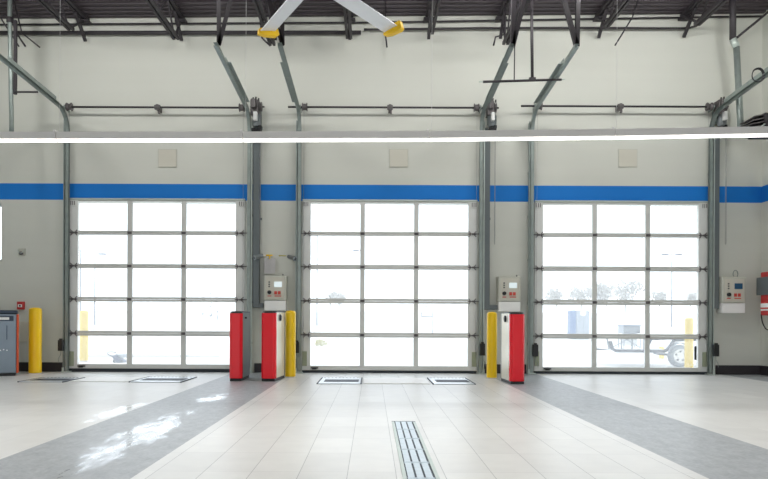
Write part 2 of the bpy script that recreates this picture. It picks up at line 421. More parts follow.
# (wall px of the track, which side of its door, V-hanger tops dx1, dx2)
TR = [(67.3, 1, DN[0], 'far end wall side', -.10, .25), (249.0, -1, DN[0], 'x', 0.0, .30),
      (299.3, 1, DN[1], 'x', -.03, -.36), (481.0, -1, DN[1], 'x', 0.02, .28),
      (531.8, 1, DN[2], 'x', -.33, .02), (710.5, -1, DN[2], 'x', .0, .3)]
TL = ['galvanised door track on the cabinet side of the cabinet-side bay door', 'galvanised door track between the cabinet-side bay door and its motor',
      'galvanised door track on the cabinet side of the middle bay door', 'galvanised door track beside the motor of the middle bay door',
      'galvanised door track on the cabinet side of the reel-side bay door', 'galvanised door track beside the motor of the reel-side bay door']
YT = 12.27
for k, (px, sx, dn, _, h1, h2) in enumerate(TR):
    X = PX(px, YT, 220)
    root = thing('door_track', (X, YT, 0), TL[k], 'door track', 'tracks of the three bay doors')
    path = track_path(X, YT, 4.40, 9.6)
    t, wd, dp = .004, .030, .026
    prof = [(-wd,-dp),(wd,-dp),(wd,-dp+t),(-wd+t,-dp+t),(-wd+t,dp-t),(wd,dp-t),(wd,dp),(-wd,dp)]
    prof = [(a*sx, b) for a, b in prof]
    m = MB(); m.sweep(path, prof, up=Vector((1,0,0))); mk('channel', m, M['galv'], root)
    # wall angle behind the vertical leg, full height
    m = MB(); xo = X - sx*.036
    m.box((min(xo, xo-sx*.026), YT-.03, .02), (max(xo, xo-sx*.026), YT-.024, 4.62)); m.box((min(xo, xo-sx*.006), YT-.03, .02), (max(xo, xo-sx*.006), WY-.008, 4.62))
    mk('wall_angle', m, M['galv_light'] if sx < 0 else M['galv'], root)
    # stiffening angle along the first half of the sloped run
    pe = path[-1]; ps = path[-2]
    a = ps.lerp(pe, .04) + Vector((0,0,.03)); b = ps.lerp(pe, .72) + Vector((0,0,.03))
    m = MB(); m.angle(a, b, .085, .006, up=Vector((1,0,0)), fx=-sx, fy=1); mk('stiffener_angle', m, M['galv'], root)
    # foot plate
    m = MB(); m.box((X-.075, YT-.06, .002), (X+.075, YT+.06, .022)); m.box((X-.02-sx*.05, YT-.05, .02), (X+.02-sx*.05, YT-.04, .09)); mk('foot_plate', m, M['galv_light'], root, bevel=.003)
    # hanger
    e = pe + Vector((0, .07, .02)); zt = 6.10
    for hx in (h1, h2):
        m = MB(); top = Vector((e.x + hx, e.y, zt))
        m.angle(e, top, .062, .006, up=Vector((1,0,0)), fx=1, fy=1); mk('hanger_strut', m, M['dark'], root)
    # wall brackets
    for z in (.55, 1.3, 2.1, 2.9, 3.7):
        m = MB(); m.cbox((X - sx*.028, YT+.055, z), (.05, .11, .04)); mk('bracket', m, M['galv'], root)

# torsion shafts
SH = [(61, 245.5, 157.5, 0, 1), (288, 485.5, 390, 1, 0), (521, 709, 620.5, 0, 0)]
YS = 12.20
for k, (a, b, mid, _, _) in enumerate(SH):
    pa, pb = P(a, 107.2, YS), P(b, [107.4, 107.6, 105.6][k], YS)
    zz = (pa.z+pb.z)/2; pa.z = pb.z = zz
    root = thing('torsion_shaft', ((pa.x+pb.x)/2, YS, zz), 'dark spring shaft spanning above the ' + DN[k], 'door shaft', 'shafts above the bay doors')
    mk('rod', MB().tube([pa, pb], .018, 12), M['dark'], root)
    pm = PX(mid, YS, 107)
    m = MB(); m.cbox((pm, YS+.08, zz), (.05, .22, .10)); m.lathe((pm, YS, zz), [(.018,-.05),(.045,-.05),(.045,.05),(.018,.05)], 16, 'X'); m.cbox((pm+.02, YS+.02, zz-.07), (.03, .05, .08)); mk('centre_bearing', m, M['motor'], root, bevel=.003)
    for e, s in ((DOORS[k]['x0'], 1), (DOORS[k]['x1'], -1)):
        ex = e + s*.055
        m = MB(); m.lathe((ex, YS, zz), [(.018,-.045),(.075,-.045),(.075,-.035),(.058,-.03),(.058,.03),(.075,.035),(.075,.045),(.018,.045)], 24, 'X'); mk('cable_drum', m, M['motor'], root)
        bx = e - s*.012 if s > 0 else e - s*.012
        m = MB(); m.cbox((ex - s*.075, YS+.09, zz), (.008, .18, .11)); m.lathe((ex - s*.08, YS, zz), [(.018,-.01),(.04,-.01),(.04,.01),(.018,.01)], 14, 'X'); mk('end_bearing_plate', m, M['galv'], root)
        m = MB(); m.tube([(ex - s*.019, YS+.05, zz-.02), (e + s*.036, YD-.03, .3)], .0022, 6); mk('lift_cable', m, M['steelcable'], root)

# chain hoist motors
OPX = [(250.2, 262.2, 97, 131.5), (487.6, 497.6, 98.5, 131.5), (719, 728.5, 97, 131)]
for k, (a, b, t, bt) in enumerate(OPX):
    y = 12.08
    A, B = P(a, t, y), P(b, bt, y); xm = (A.x+B.x)/2; wd = B.x-A.x; hh = A.z-B.z
    root = thing('door_motor', (xm, y, B.z), 'dark electric hoist motor at the upper corner of the ' + DN[k], 'door motor', 'hoist motors of the bay doors')
    m = MB(); m.box((A.x, y, A.z-.5*hh), (A.x+.7*wd, y+.2, A.z-.04)); m.cbox((A.x+.3*wd, y-.03, A.z-.2*hh), (.4*wd, .08, .16)); mk('gearbox', m, M['motor'], root, bevel=.012)
    m = MB(); m.lathe((xm+.02*wd, y+.08, 0), [(0,B.z+.10),(.06,B.z+.10),(.075,B.z+.13),(.075,A.z-.48*hh),(.06,A.z-.46*hh),(0,A.z-.46*hh)], 20)
    for q in range(8): m.lathe((xm+.02*wd, y+.08, B.z+.15+q*.02), [(.074,0),(.084,.002),(.084,.008),(.074,.01)], 20)
    mk('motor_can', m, M['tower'], root)
    m = MB(); m.box((A.x+.32*wd, y-.10, A.z-.70*hh), (A.x+.62*wd, y-.005, A.z-.46*hh)); mk('terminal_box', m, M['white'], root, bevel=.006)
    m = MB(); m.lathe((B.x-.035, y+.06, A.z-.25*hh), [(.0,-.02),(.085,-.02),(.085,-.008),(.06,-.004),(.06,.004),(.085,.008),(.085,.02),(0,.02)], 22, 'X'); mk('chain_wheel', m, M['motor'], root)
    m = MB(); m.tube([(B.x-.11, y+.06, A.z-.25*hh), (B.x+.03, y+.06, A.z-.25*hh)], .015, 10); mk('drive_shaft', m, M['black'], root)
    m = MB(); m.cbox((xm, y+.06, B.z+.04), (.8*wd, .12, .06)); m.cbox((xm+.3*wd, y+.06, B.z+.09), (.3*wd, .1, .06)); mk('brake_housing', m, M['black'], root, bevel=.008)
    m = MB(); m.box((xm-.05, y+.205, B.z+.2), (xm+.05, WY-.006, A.z-.1)); mk('mounting_plate', m, M['galv'], root)
    for q, zz in enumerate((A.z-.03, A.z-.02, A.z-.045)):
        m = MB(); m.tube([(A.x+.05+q*.05, y+.02, zz-.02), (A.x+.05+q*.05, y+.02, zz+.03)], .014, 8); mk('bolt', m, M['black'], root)
    # hand chain
    cx = PX([259.7, 495.5, 727.6][k], y, 190); z1 = PZ(244, y, [260, 495, 727][k])
    m = MB()
    for sgn in (-1, 1): m.tube([(cx, y+.06+sgn*.02, A.z-.25*hh), (cx, y+.06+sgn*.015, z1+.02)], .004, 6)
    m.tube([(cx, y+.06-.015*math.cos(t_*math.pi/8), z1+.02-.02*math.sin(t_*math.pi/8)) for t_ in range(9)], .004, 6)
    mk('hand_chain', m, M['steelcable'], root)

# wireways (dark upright cable ducts) beside the motors
WWX = [(252.8, 259.2, 130.5, 307.5), (484.6, 490.0, 128, 309.5), (714.5, 719.6, 136, 308.5)]
BOX = [(263.8, 286.0, 275.4, 300.3, 310.3), (498.3, 520.8, 276.4, 301.4, 311.4), (722.2, 745.8, 276.8, 303.0, 313)]
for k, (a, b, t, bt) in enumerate(WWX):
    y = 12.26
    A, B = P(a, t, y), P(b, bt, y)
    A.x = PX(a, y, 220); B.x = PX(b, y, 220)
    root = thing('cable_duct', (A.x, y, B.z), 'dark grey upright cable duct below the motor of the ' + DN[k], 'cable duct', 'upright cable ducts on the door wall')
    mk('duct', MB().box((A.x, y, B.z), (B.x, y+.12, A.z)), M['wire'], root, bevel=.006)
    if k < 2:
        xe = PX(BOX[k][0], y, 300) - .012
        mk('side_run', MB().box((B.x+.001, y+.01, B.z), (xe, y+.11, B.z+.085)), M['wire'], root, bevel=.005)
    mk('mounting_strap', MB().box((A.x, y+.121, (A.z+B.z)/2), (B.x+.03, WY-.004, (A.z+B.z)/2+.04)), M['wire'], root)

# ------------------------------------------------------------------ control boxes
def control_box(k):
    a, b, t, mbt, bt = BOX[k]; y = 12.18
    A, B = P(a, t, y), P(b, mbt, y); Bz = PZ(bt, y, (a+b)/2)
    s = .162 / 9
    root = thing('control_box', (A.x, y, Bz), ['grey wall control box behind the pair of red towers', 'grey wall control box behind the single red tower', 'grey wall control box with a wire loop near the red reel'][k], 'control box', 'bay control boxes')
    wd, hh = B.x-A.x, A.z-B.z
    Q = lambda u, v: (A.x + u*wd, A.z - v*hh)
    mk('enclosure', MB().box((A.x, y, B.z), (B.x, WY-.006, A.z)), M['boxg'], root, bevel=.012)
    x, z = Q(.03, .02); x2, z2 = Q(.97, .98); mk('lid', MB().box((x, y-.012, z2), (x2, y-.001, z)), M['boxg'], root, bevel=.006)
    x, z = Q(.10, .08); x2, z2 = Q(.90, .92); mk('face_plate', MB().box((x, y-.015, z2), (x2, y-.0125, z)), M['cover'], root)
    u0, u1 = ((.47,.82) if k != 2 else (.50,.84))
    x, z = Q(u0, .25); x2, z2 = Q(u1, .47); mk('screen', MB().box((x, y-.022, z2), (x2, y-.0155, z)), M['screen'] if k != 2 else M['screen_dim'], root, bevel=.003)
    m = MB()
    for q in range(3):
        x, z = Q(.25, .27+.09*q); m.cbox((x, y-.019, z), (.025, .008, .022))
    mk('indicator', m, M['out_dark'], root)
    x, z = Q(.26, .68); mk('knob', MB().lathe((x, y-.0155, z), [(0,-.04),(.028,-.04),(.034,-.032),(.036,0),(0,0)], 20, 'Y'), M['black'], root)
    for q in range(2):
        x, z = Q(.54+.16*q, .70); mk('push_button', MB().cbox((x, y-.02, z), (.05, .014, .06)), M['button'], root, bevel=.003)
    x, z = Q(.26, .83); mk('caption_strip', MB().cbox((x, y-.017, z), (.07, .003, .016)), M['button'], root)
    x, z = Q(.64, .83); mk('caption_strip', MB().cbox((x, y-.017, z), (.12, .003, .016)), M['button'], root)
    mk('lower_panel', MB().box((A.x+.012, y+.005, Bz), (B.x-.008, WY-.006, B.z-.003)), M['white'], root, bevel=.006)['label'] = 'plain white box under the controller'
    mk('mounting_rail', MB().box((A.x+.05, WY-.0055, Bz), (B.x-.05, WY-.001, A.z)), M['galv'], root)
    if k == 2:
        c = P(735.5, 276, y+.06); m = MB()
        m.tube([(c.x + .045*math.cos(q*math.pi/9) * (1.0 if q < 9.5 else .8), c.y, c.z + .03 + .075*max(0, math.sin(q*math.pi/9))) for q in range(0, 10)], .008, 8); m.tube([(c.x-.045, c.y, c.z+.03), (c.x-.03, c.y, c.z-.01)], .008, 8); m.tube([(c.x+.045, c.y, c.z+.03), (c.x+.03, c.y, c.z-.01)], .008, 8)
        mk('wire_loop', m, M['galv'], root)
    else:
        x, z = Q(.84, -.03); mk('antenna_stub', MB().tube([(x, y+.05, A.z), (x, y+.05, A.z+.03)], .012, 8), M['motor'], root)
for k in range(3): control_box(k)

# floodlights + hung sheet above the first control box
def flood(pxa, pxb, py, lab, s):
    y = 12.2; A, B = P(pxa, py, y), P(pxb, py, y)
    root = thing('wall_camera', ((A.x+B.x)/2, y, A.z), lab, 'camera', 'small cameras above the control box')
    c = (A+B)/2
    d = Vector((s*.75, -.45, -.28)).normalized()
    m = MB(); prof = [(0,-.085),(.03,-.085),(.036,-.06),(.036,.06),(.046,.064),(.046,.095),(.034,.095),(0,.088)]
    q = d.to_track_quat('Z', 'Y').to_matrix().to_4x4()
    mm = MB().lathe((0,0,0), prof, 18); 
    mm.v = [c + (q @ v) for v in mm.v]; mk('camera_body', mm, M['tower'], root)
    mm = MB().lathe((0,0,0), [(0,.0885),(.03,.0885),(.03,.094),(0,.094)], 18); mm.v = [c + (q @ v) for v in mm.v]; mk('lens', mm, M['black'], root)
    m = MB(); m.tube([c - d*.05 + Vector((0,.02,.02)), c + Vector((-s*.05, .13, .03)), (c.x - s*.06, WY-.02, c.z+.03)], .012, 8); m.lathe((c.x - s*.06, WY-.005, c.z+.03), [(0,-.02),(.035,-.02),(.035,0),(0,0)], 16, 'Y'); mk('mounting_arm', m, M['tower_pale'], root)
flood(254.5, 263, 256.5, 'small grey camera over the upright duct beside the hung sheet', -1)
flood(286, 297, 257.5, 'small grey camera over the gap between the sheet and middle door', 1)
y = 12.33; A, B = P(264.3, 258, y), P(275.2, 273.6, y)
root = thing('hung_sheet', (A.x, y, B.z), 'grey paper sheet hung from a yellow hook above the control box', 'sheet')
m = MB(); n = 8
vs, fs = [], []
for side in (0, .004):
    for i in range(n+1):
        for j in range(2):
            vs.append((A.x + (B.x-A.x)*i/n, y + side + .006*math.sin(i*.9), A.z + (B.z-A.z)*j))
    b0 = 0 if side == 0 else 2*(n+1)
    for i in range(n): fs.append((b0+2*i, b0+2*i+2, b0+2*i+3, b0+2*i+1))
k0 = 2*(n+1)
for i in range(n): fs += [(2*i, k0+2*i, k0+2*i+2, 2*i+2), (2*i+1, 2*i+3, k0+2*i+3, k0+2*i+1)]
fs += [(0,1,k0+1,k0), (2*n, k0+2*n, k0+2*n+1, 2*n+1)]
m.add(vs, fs); mk('paper', m, M['paper'], root)
p = P(269.5, 255.6, y); m = MB(); m.tube([P(266, 255.3, y), P(272.5, 255.3, y)], .013, 8); m.tube([P(269.8, 255.6, y), P(269.8, 259, y-.005)], .010, 8); m.tube([p, (p.x, WY-.004, p.z)], .008, 8); mk('hook_mount', m, M['yellow'], root)
# short bare rod toward the second camera
a, b = P(279, 255.6, 12.3), P(286.5, 255.8, 12.3)
root = thing('coat_hook_rod', (a.x, 12.3, a.z), 'short brassy rod beside the small camera near the middle door', 'hook')
m = MB(); m.tube([a, b], .010, 8); m.tube([a, (a.x, WY-.004, a.z)], .008, 8); mk('rod_mount', m, M['shrub'], root)

# ------------------------------------------------------------------ photo-eyes
EYE = [(57.6, 62.8, 340, 351, 'black sensor box at the track foot behind the lone bollard', 1), (294.6, 299.0, 342, 353, 'black sensor box at the track foot by the bollard next to red towers', 1),
       (480, 485.2, 343.5, 355.5, 'black sensor box at the middle door edge behind the bollard', -1), (533, 538.4, 344.5, 356.5, 'black sensor box at the door track beside the single red tower', -1), (714, 719.4, 344.5, 356.5, 'black sensor box at the track below the looped control box', -1)]
for k, (a, b, t, bt, lab, s) in enumerate(EYE):
    y = 12.16; A, B = P(a, t, y), P(b, bt, y)
    root = thing('door_sensor', ((A.x+B.x)/2, y, B.z), lab, 'sensor', 'photo-eye sensors at the doors')
    mk('sensor_body', MB().box((A.x, y, B.z), (B.x, y+.06, A.z)), M['black'], root, bevel=.008)
    xm = (A.x+B.x)/2; mk('lens_hood', MB().cbox((xm, y+.02, A.z+.012), (.05, .04, .03)), M['black'], root, bevel=.005)
    mk('mounting_tab', MB().box((xm-.012, y+.061, B.z+.02), (xm+.012, y+.078, B.z+.05)), M['galv'], root)
    m = MB(); m.tube([(xm, y+.03, B.z), (xm-.01*s, y+.04, B.z-.07), (xm-.05*s, y+.05, B.z-.13), (xm-.06*s, y+.06, B.z-.2)], .005, 6); mk('sensor_cable', m, M['galv'], root)

# ------------------------------------------------------------------ bollards
def bollard(p, r, h, lab, m0, group):
    root = thing('bollard', (p.x, p.y, 0), lab, 'bollard', group)
    pr = [(0, h), (r*.5, h-.004), (r*.82, h-.014), (r*.96, h-.03), (r, h-.055), (r, .03), (r*1.0, 0), (0, 0)]
    mm = MB().lathe((p.x, p.y, .002), pr[::-1], 32); mk('post', mm, m0, root)
    mm = MB().lathe((p.x, p.y, .0), [(r*1.001,.0),(r*1.25,.0),(r*1.25,.006),(r*1.06,.014),(r*1.001,.014)], 32); mk('base_collar', mm, M['concrete'], root)
    return root
g = ground(34, 375.4); bollard(Vector((PX(33.8, 11.9, 345), 11.95, 0)), .107, 1.175, 'yellow bollard standing beside the grey cabinet', M['yellow'], 'yellow bollards inside')
bollard(Vector((PX(290.1, 11.35, 345), 11.4, 0)), .089, 1.135, 'yellow bollard beside the pair of red towers', M['yellow'], 'yellow bollards inside')
bollard(Vector((PX(492.4, 11.3, 345), 11.35, 0)), .086, 1.125, 'yellow bollard beside the single red tower', M['yellow'], 'yellow bollards inside')
bollard(Vector((PX(84, 15.6, 345), 15.6, 0)), .095, 1.18, 'yellow bollard outside seen through the cabinet-side bay door', M['yellow_out'], 'yellow bollards outside')
bollard(Vector((PX(689, 13.85, 345), 13.85, 0)), .085, 1.06, 'tall yellow bollard outside in front of the trailer wheel', M['yellow_out'], 'yellow bollards outside')
bollard(Vector((PX(661.5, 17.6, 345), 17.6, 0)), .07, .33, 'short yellow post outside behind the trailer frame', M['yellow_out'], 'yellow bollards outside')

# ------------------------------------------------------------------ red towers
def tower(xl, xr, yf, dep, h, lab, side, sidem, lens, yaw=0):
    root = thing('scanner_tower', ((xl+xr)/2, yf, 0), lab, 'scanner tower', 'red fronted scanner towers')
    ch = .045
    # red front cover: prism with chamfered edges and clipped upper corners
    poly = [(xl, yf+.10), (xl, yf+ch), (xl+ch*.8, yf), (xr-ch*.8, yf), (xr, yf+ch), (xr, yf+.10)]
    mk('front_cover', MB().prism(poly, .045, h-.03), M['red'], root, bevel=.005)
    top = [(xl+.002, yf+.10), (xl+.002, yf+ch), (xl+ch*.9, yf+.002), (xr-ch*.9, yf+.002), (xr-.002, yf+ch), (xr-.002, yf+.10)]
    cxm = (xl+xr)/2
    vs = [Vector((x, y, h-.029)) for x, y in top] + [Vector((cxm+(x-cxm)*.72, yf+.02+(y-yf)*.8, h+.004)) for x, y in top]
    n = 6; mm = MB().add(vs, [tuple(range(n))[::-1], tuple(range(n, 2*n))] + [(i, (i+1) % n, n+(i+1) % n, n+i) for i in range(n)])
    mk('front_cap', mm, M['black'], root, bevel=.003)
    mk('body', MB().box((xl+.006, yf+.101, .045), (xr-.006, yf+dep, h-.012)), sidem, root, bevel=.008)
    mk('body_lid', MB().box((xl+.002, yf+.101, h-.0115), (xr-.002, yf+dep+.004, h+.004)), M['cabtop'], root, bevel=.004)
    mk('base', MB().box((xl+.012, yf+.015, .002), (xr-.012, yf+dep-.01, .0445)), M['black'], root, bevel=.004)
    mk('rear_frame', MB().box((xl+.004, yf+dep-.05, .045), (xr-.004, yf+dep+.003, h-.013)), M['tower'], root, bevel=.004)
    sx = xr-.006 if side > 0 else xl+.006
    r = .052 if lens else .016
    mm = MB().lathe((sx, yf+.30, h-.10), [(0, side*.030), (r*.7, side*.030), (r*.8, side*.024), (r, side*.022), (r, -.002)], 22, 'X'); mk('lens', mm, M['black'], root)
    if lens:
        mm = MB().lathe((sx, yf+.30, h-.10), [(r*1.02, 0), (r*1.02, side*.006), (r*1.22, side*.006), (r*1.22, 0)], 22, 'X'); mk('lens_ring', mm, M['white'], root)
    root.rotation_euler.z = math.radians(yaw)
tower(PX(229.3, 10.6, 345), PX(242.0, 10.6, 345), 10.58, .72, 1.105, 'red fronted grey scanner tower standing nearest the cabinet-side bay door', 1, M['tower'], False)
tower(PX(260.8, 10.6, 345), PX(275.6, 10.6, 345), 10.58, .68, 1.11, 'red fronted scanner tower between the grey-sided tower and a yellow bollard', 1, M['tower_pale'], True, -6)
tower(PX(510.2, 10.3, 345), PX(525.2, 10.3, 345), 10.28, .62, 1.105, 'red fronted scanner tower beside the reel-side bay door', -1, M['tower_pale'], True, 3.5)

# ------------------------------------------------------------------ grey steel cabinet
def cabinet():
    ang = math.radians(25.5); R = Matrix.Rotation(ang, 4, 'Z'); o = P(16.3, 376.6, 11.42); o.z = 0
    T = Matrix.Translation(o) @ R
    root = thing('steel_cabinet', o, 'grey steel roll cabinet with dark top and orange edge beside yellow bollard', 'cabinet')
    W, Dp, Ht = 1.05, .45, 1.10
    mk('body', MB().box((-W, 0, .05), (0, Dp, Ht-.045), T), M['cabinet'], root, bevel=.01)
    mk('top', MB().box((-W-.01, -.02, Ht-.044), (.012, Dp+.01, Ht+.02), T), M['cabtop'], root, bevel=.018)
    mk('base', MB().box((-W+.02, .03, .002), (-.02, Dp-.02, .049), T), M['black'], root)
    mk('edge_trim', MB().box((.001, -.006, .05), (.030, Dp*.5, Ht-.05), T), M['orange'], root, bevel=.004)
    mk('upper_slot', MB().box((-W+.03, -.006, Ht-.165), (-.045, -.0005, Ht-.075), T), M['cabtop'], root, bevel=.004)
    for x in (-.98, -.62, -.30):
        mk('label_holder', MB().box((x, -.011, Ht-.145), (x+.19, -.0065, Ht-.10), T), M['white'], root, bevel=.003)
    for x in (-.95, -.75, -.55, -.35, -.15):
        mk('seam_rib', MB().box((x, -.008, .62), (x+.012, -.0005, .86), T), M['cabtop'], root)
    for q in range(14):
        mk('stud', MB().box((-.80+q*.05, -.008, .43 + (.012 if q % 3 == 0 else 0)), (-.80+q*.05+.016, -.0005, .447 + (.012 if q % 3 == 0 else 0)), T), M['white'], root)
cabinet()

# ------------------------------------------------------------------ wall fittings
for k, (a, b) in enumerate(((158, 176.8), (389.4, 408.2), (618.5, 637.4))):
    y = 12.385; A, B = P(a, 149, y), P(b, 167.3, y)
    root = thing('cover_plate', ((A.x+B.x)/2, y, (A.z+B.z)/2), 'square beige cover plate on the wall above the ' + DN[k], 'cover plate', 'square plates above the doors')
    mk('plate', MB().box((A.x+.012, y-.006, B.z+.012), (B.x-.012, WY-.002, A.z-.012)), M['cover'], root, bevel=.003)
    f = MB(); f.box((A.x, y-.002, B.z), (A.x+.0118, WY-.002, A.z)); f.box((B.x-.0118, y-.002, B.z), (B.x, WY-.002, A.z)); f.box((A.x+.0118, y-.002, B.z), (B.x-.0118, WY-.002, B.z+.0118)); f.box((A.x+.0118, y-.002, A.z-.0118), (B.x-.0118, WY-.002, A.z))
    mk('mounting_frame', f, M['boxg'], root)
y = 12.35; A, B = P(16.8, 301.5, y), P(23.8, 309.5, y)
root = thing('fire_alarm_pull', ((A.x+B.x)/2, y, B.z), 'small red fire alarm pull box above the grey cabinet', 'fire alarm')
mk('mounting_box', MB().box((A.x, y, B.z), (B.x, WY-.003, A.z)), M['reddark'], root, bevel=.006); c = (A+B)/2
mk('pull_handle', MB().box((c.x-.04, y-.014, c.z-.03), (c.x+.035, y-.001, c.z+.02)), M['white'], root, bevel=.004); mk('recess', MB().cbox((c.x, y-.018, c.z-.005), (.03, .006, .03)), M['black'], root)
y = 12.375; A, B = P(18.6, 321.5, y), P(28.2, 342, y)
root = thing('blank_panel', ((A.x+B.x)/2, y, B.z), 'flat pale panel on the wall between cabinet and lone bollard', 'panel')
mk('mounting_panel', MB().box((A.x, y, B.z), (B.x, WY-.003, A.z)), M['cover'], root, bevel=.003); mk('latch', MB().cbox((B.x-.03, y-.006, (A.z+B.z)/2), (.02, .01, .05)), M['boxg'], root)
y = 12.33; c = P(20.6, 252, y)
root = thing('wall_hook', c, 'tiny metal hook on the wall high above the grey cabinet', 'hook')
m = MB(); m.tube([(c.x-.05, y+.03, c.z+.05), (c.x-.05, y, c.z+.01), (c.x-.02, y-.01, c.z-.02), (c.x+.02, y-.01, c.z-.02), (c.x+.05, y, c.z+.01), (c.x+.05, y+.03, c.z+.05)], .006, 8); mk('hook_wire', m, M['galv_light'], root)
m = MB(); m.lathe((c.x, y+.02, c.z-.02), [(0,-.03),(.03,-.03),(.034,0),(.03,.03),(0,.03)], 16, 'Y'); mk('hook_knob', m, M['motor'], root)
mk('mounting_base', MB().box((c.x-.06, y+.031, c.z-.05), (c.x+.06, WY-.003, c.z+.07)), M['boxg'], root, bevel=.004)
# red reel on the side wall
root = thing('hose_reel', (XR-.15, 11.8, PZ(315, 12.0, 764)), 'red wall reel with a grey box in front and a hanging black cable', 'reel')
zb, zt = PZ(315.5, 12.0, 764), PZ(272.3, 12.0, 764)
xa = PX(760.3, 12.02, 290)
mk('housing', MB().box((xa, 11.45, zb), (XR-.012, 12.02, zt)), M['reddark'], root, bevel=.02)
xg = PX(756.2, 12.06, 290)
mk('grey_box', MB().box((xg, 11.62, PZ(295.5, 12.05, 764)), (xa-.001, 12.06, PZ(277.8, 12.05, 764))), M['wire'], root, bevel=.008)
mk('label_panel', MB().box((xa-.012, 11.5, PZ(310.8, 12.0, 764)), (xa-.001, 11.99, PZ(303.6, 12.0, 764))), M['white'], root, bevel=.003)
mk('label_stripe', MB().box((xa-.014, 11.5, PZ(309.2, 12.0, 764)), (xa-.0125, 11.99, PZ(307.6, 12.0, 764))), M['button'], root)
m = MB(); pts = []
for q in range(11):
    t = q/10; px = 761.2 + 7.5*t**1.6; py = 314.5 + 15.5*math.sin(t*math.pi/2)
    pts.append(P(px, py, 12.0-.25*t))
m.tube(pts, .010, 8); mk('hanging_cable', m, M['cable'], root)
mk('mounting_plate', MB().box((XR-.0118, 11.45, zb-.03), (XR-.001, 12.05, zt+.03)), M['galv'], root)

# ------------------------------------------------------------------ floor fittings
root = thing('trench_drain', (.3, 5, 0), 'steel grated trench drain running along the middle lane', 'drain')
x0, x1 = .205, .405; yb, ye = 1.2, ground(404, 422.3).y
mk('channel', MB().box((x0+.004, yb+.002, .0005), (x1-.004, ye-.002, .0015)), M['trench'], root)
m = MB(); m.box((x0-.012, yb, .0005), (x0+.012, ye, .007)); m.box((x1-.012, yb, .0005), (x1+.012, ye, .007)); mk('side_rail', m, M['galv_light'], root)
mk('end_bar', MB().box((x0-.012, ye+.0005, .0005), (x1+.012, ye+.03, .007)), M['trench'], root)
L = .46; yy = ye-.004; k = 0
while yy - L > yb:
    m = MB(); a, b = yy-L+.012, yy
    for q in range(3):
        xx = x0+.020+q*.0555; m.box((xx, a+.015, .0016), (xx+.042, b-.015, .008))
    m.box((x0+.016, a, .0016), (x1-.016, a+.014, .008)); m.box((x0+.016, b-.014, .0016), (x1-.016, b, .008))
    mk('grate', m, M['grate'], root); yy -= L; k += 1
# drive-over scanner plates
def floor_scanner(plates, cover, lab):
    ps = [ground((a+b)/2, c) for a, b, c, d in plates]
    root = thing('floor_scanner', (sum(p.x for p in ps)/len(ps), ps[0].y, 0), lab, 'floor scanner', 'drive-over scanners in the floor')
    for a, b, c, d in plates:
        G, Hh = ground((a+b)/2, c), ground((a+b)/2, d)
        xa, xb = PX(a, G.y, 380), PX(b, G.y, 380); yn, yf = Hh.y, G.y
        pl = mk('scan_plate', MB().box((xa, yn, .001), (xb, yf, .012)), M['plate'], root, bevel=.004)
        m = MB(); m.box((xa+.07, yn+(yf-yn)*.25, .0125), (xb-.03, yn+(yf-yn)*.62, .016)); mk('slot', m, M['trench'], pl)
        m = MB(); m.box((xa-.02, yn, .001), (xa-.003, yf, .014)); m.box((xb+.003, yn, .001), (xb+.02, yf, .014)); mk('edge_strip', m, M['trench'], pl)
        nn = int((xb-xa)/.06)
        for q in range(nn): pass
        m = MB()
        for q in range(nn): m.box((xa+.03+q*.06, yf-.09, .0125), (xa+.055+q*.06, yf-.05, .015))
        mk('sensor_dot', m, M['wire'], pl)
    if cover:
        a, b, c, d = cover; G, Hh = ground((a+b)/2, c), ground((a+b)/2, d)
        mk('cover_plate', MB().box((PX(a, G.y, 380), Hh.y, .001), (PX(b, G.y, 380), G.y, .010)), M['white'], root, bevel=.004)
floor_scanner([(323, 361.3, 378.2, 384.2), (428, 464.5, 378.4, 384.6)], (364, 425, 378.5, 384), 'drive-over scanner plates in the floor before the middle bay door')
floor_scanner([(44, 84, 378.0, 382.5), (150, 196, 377.4, 382.6)], (90, 144, 377.6, 382), 'drive-over scanner plates in the floor before the cabinet-side bay door')

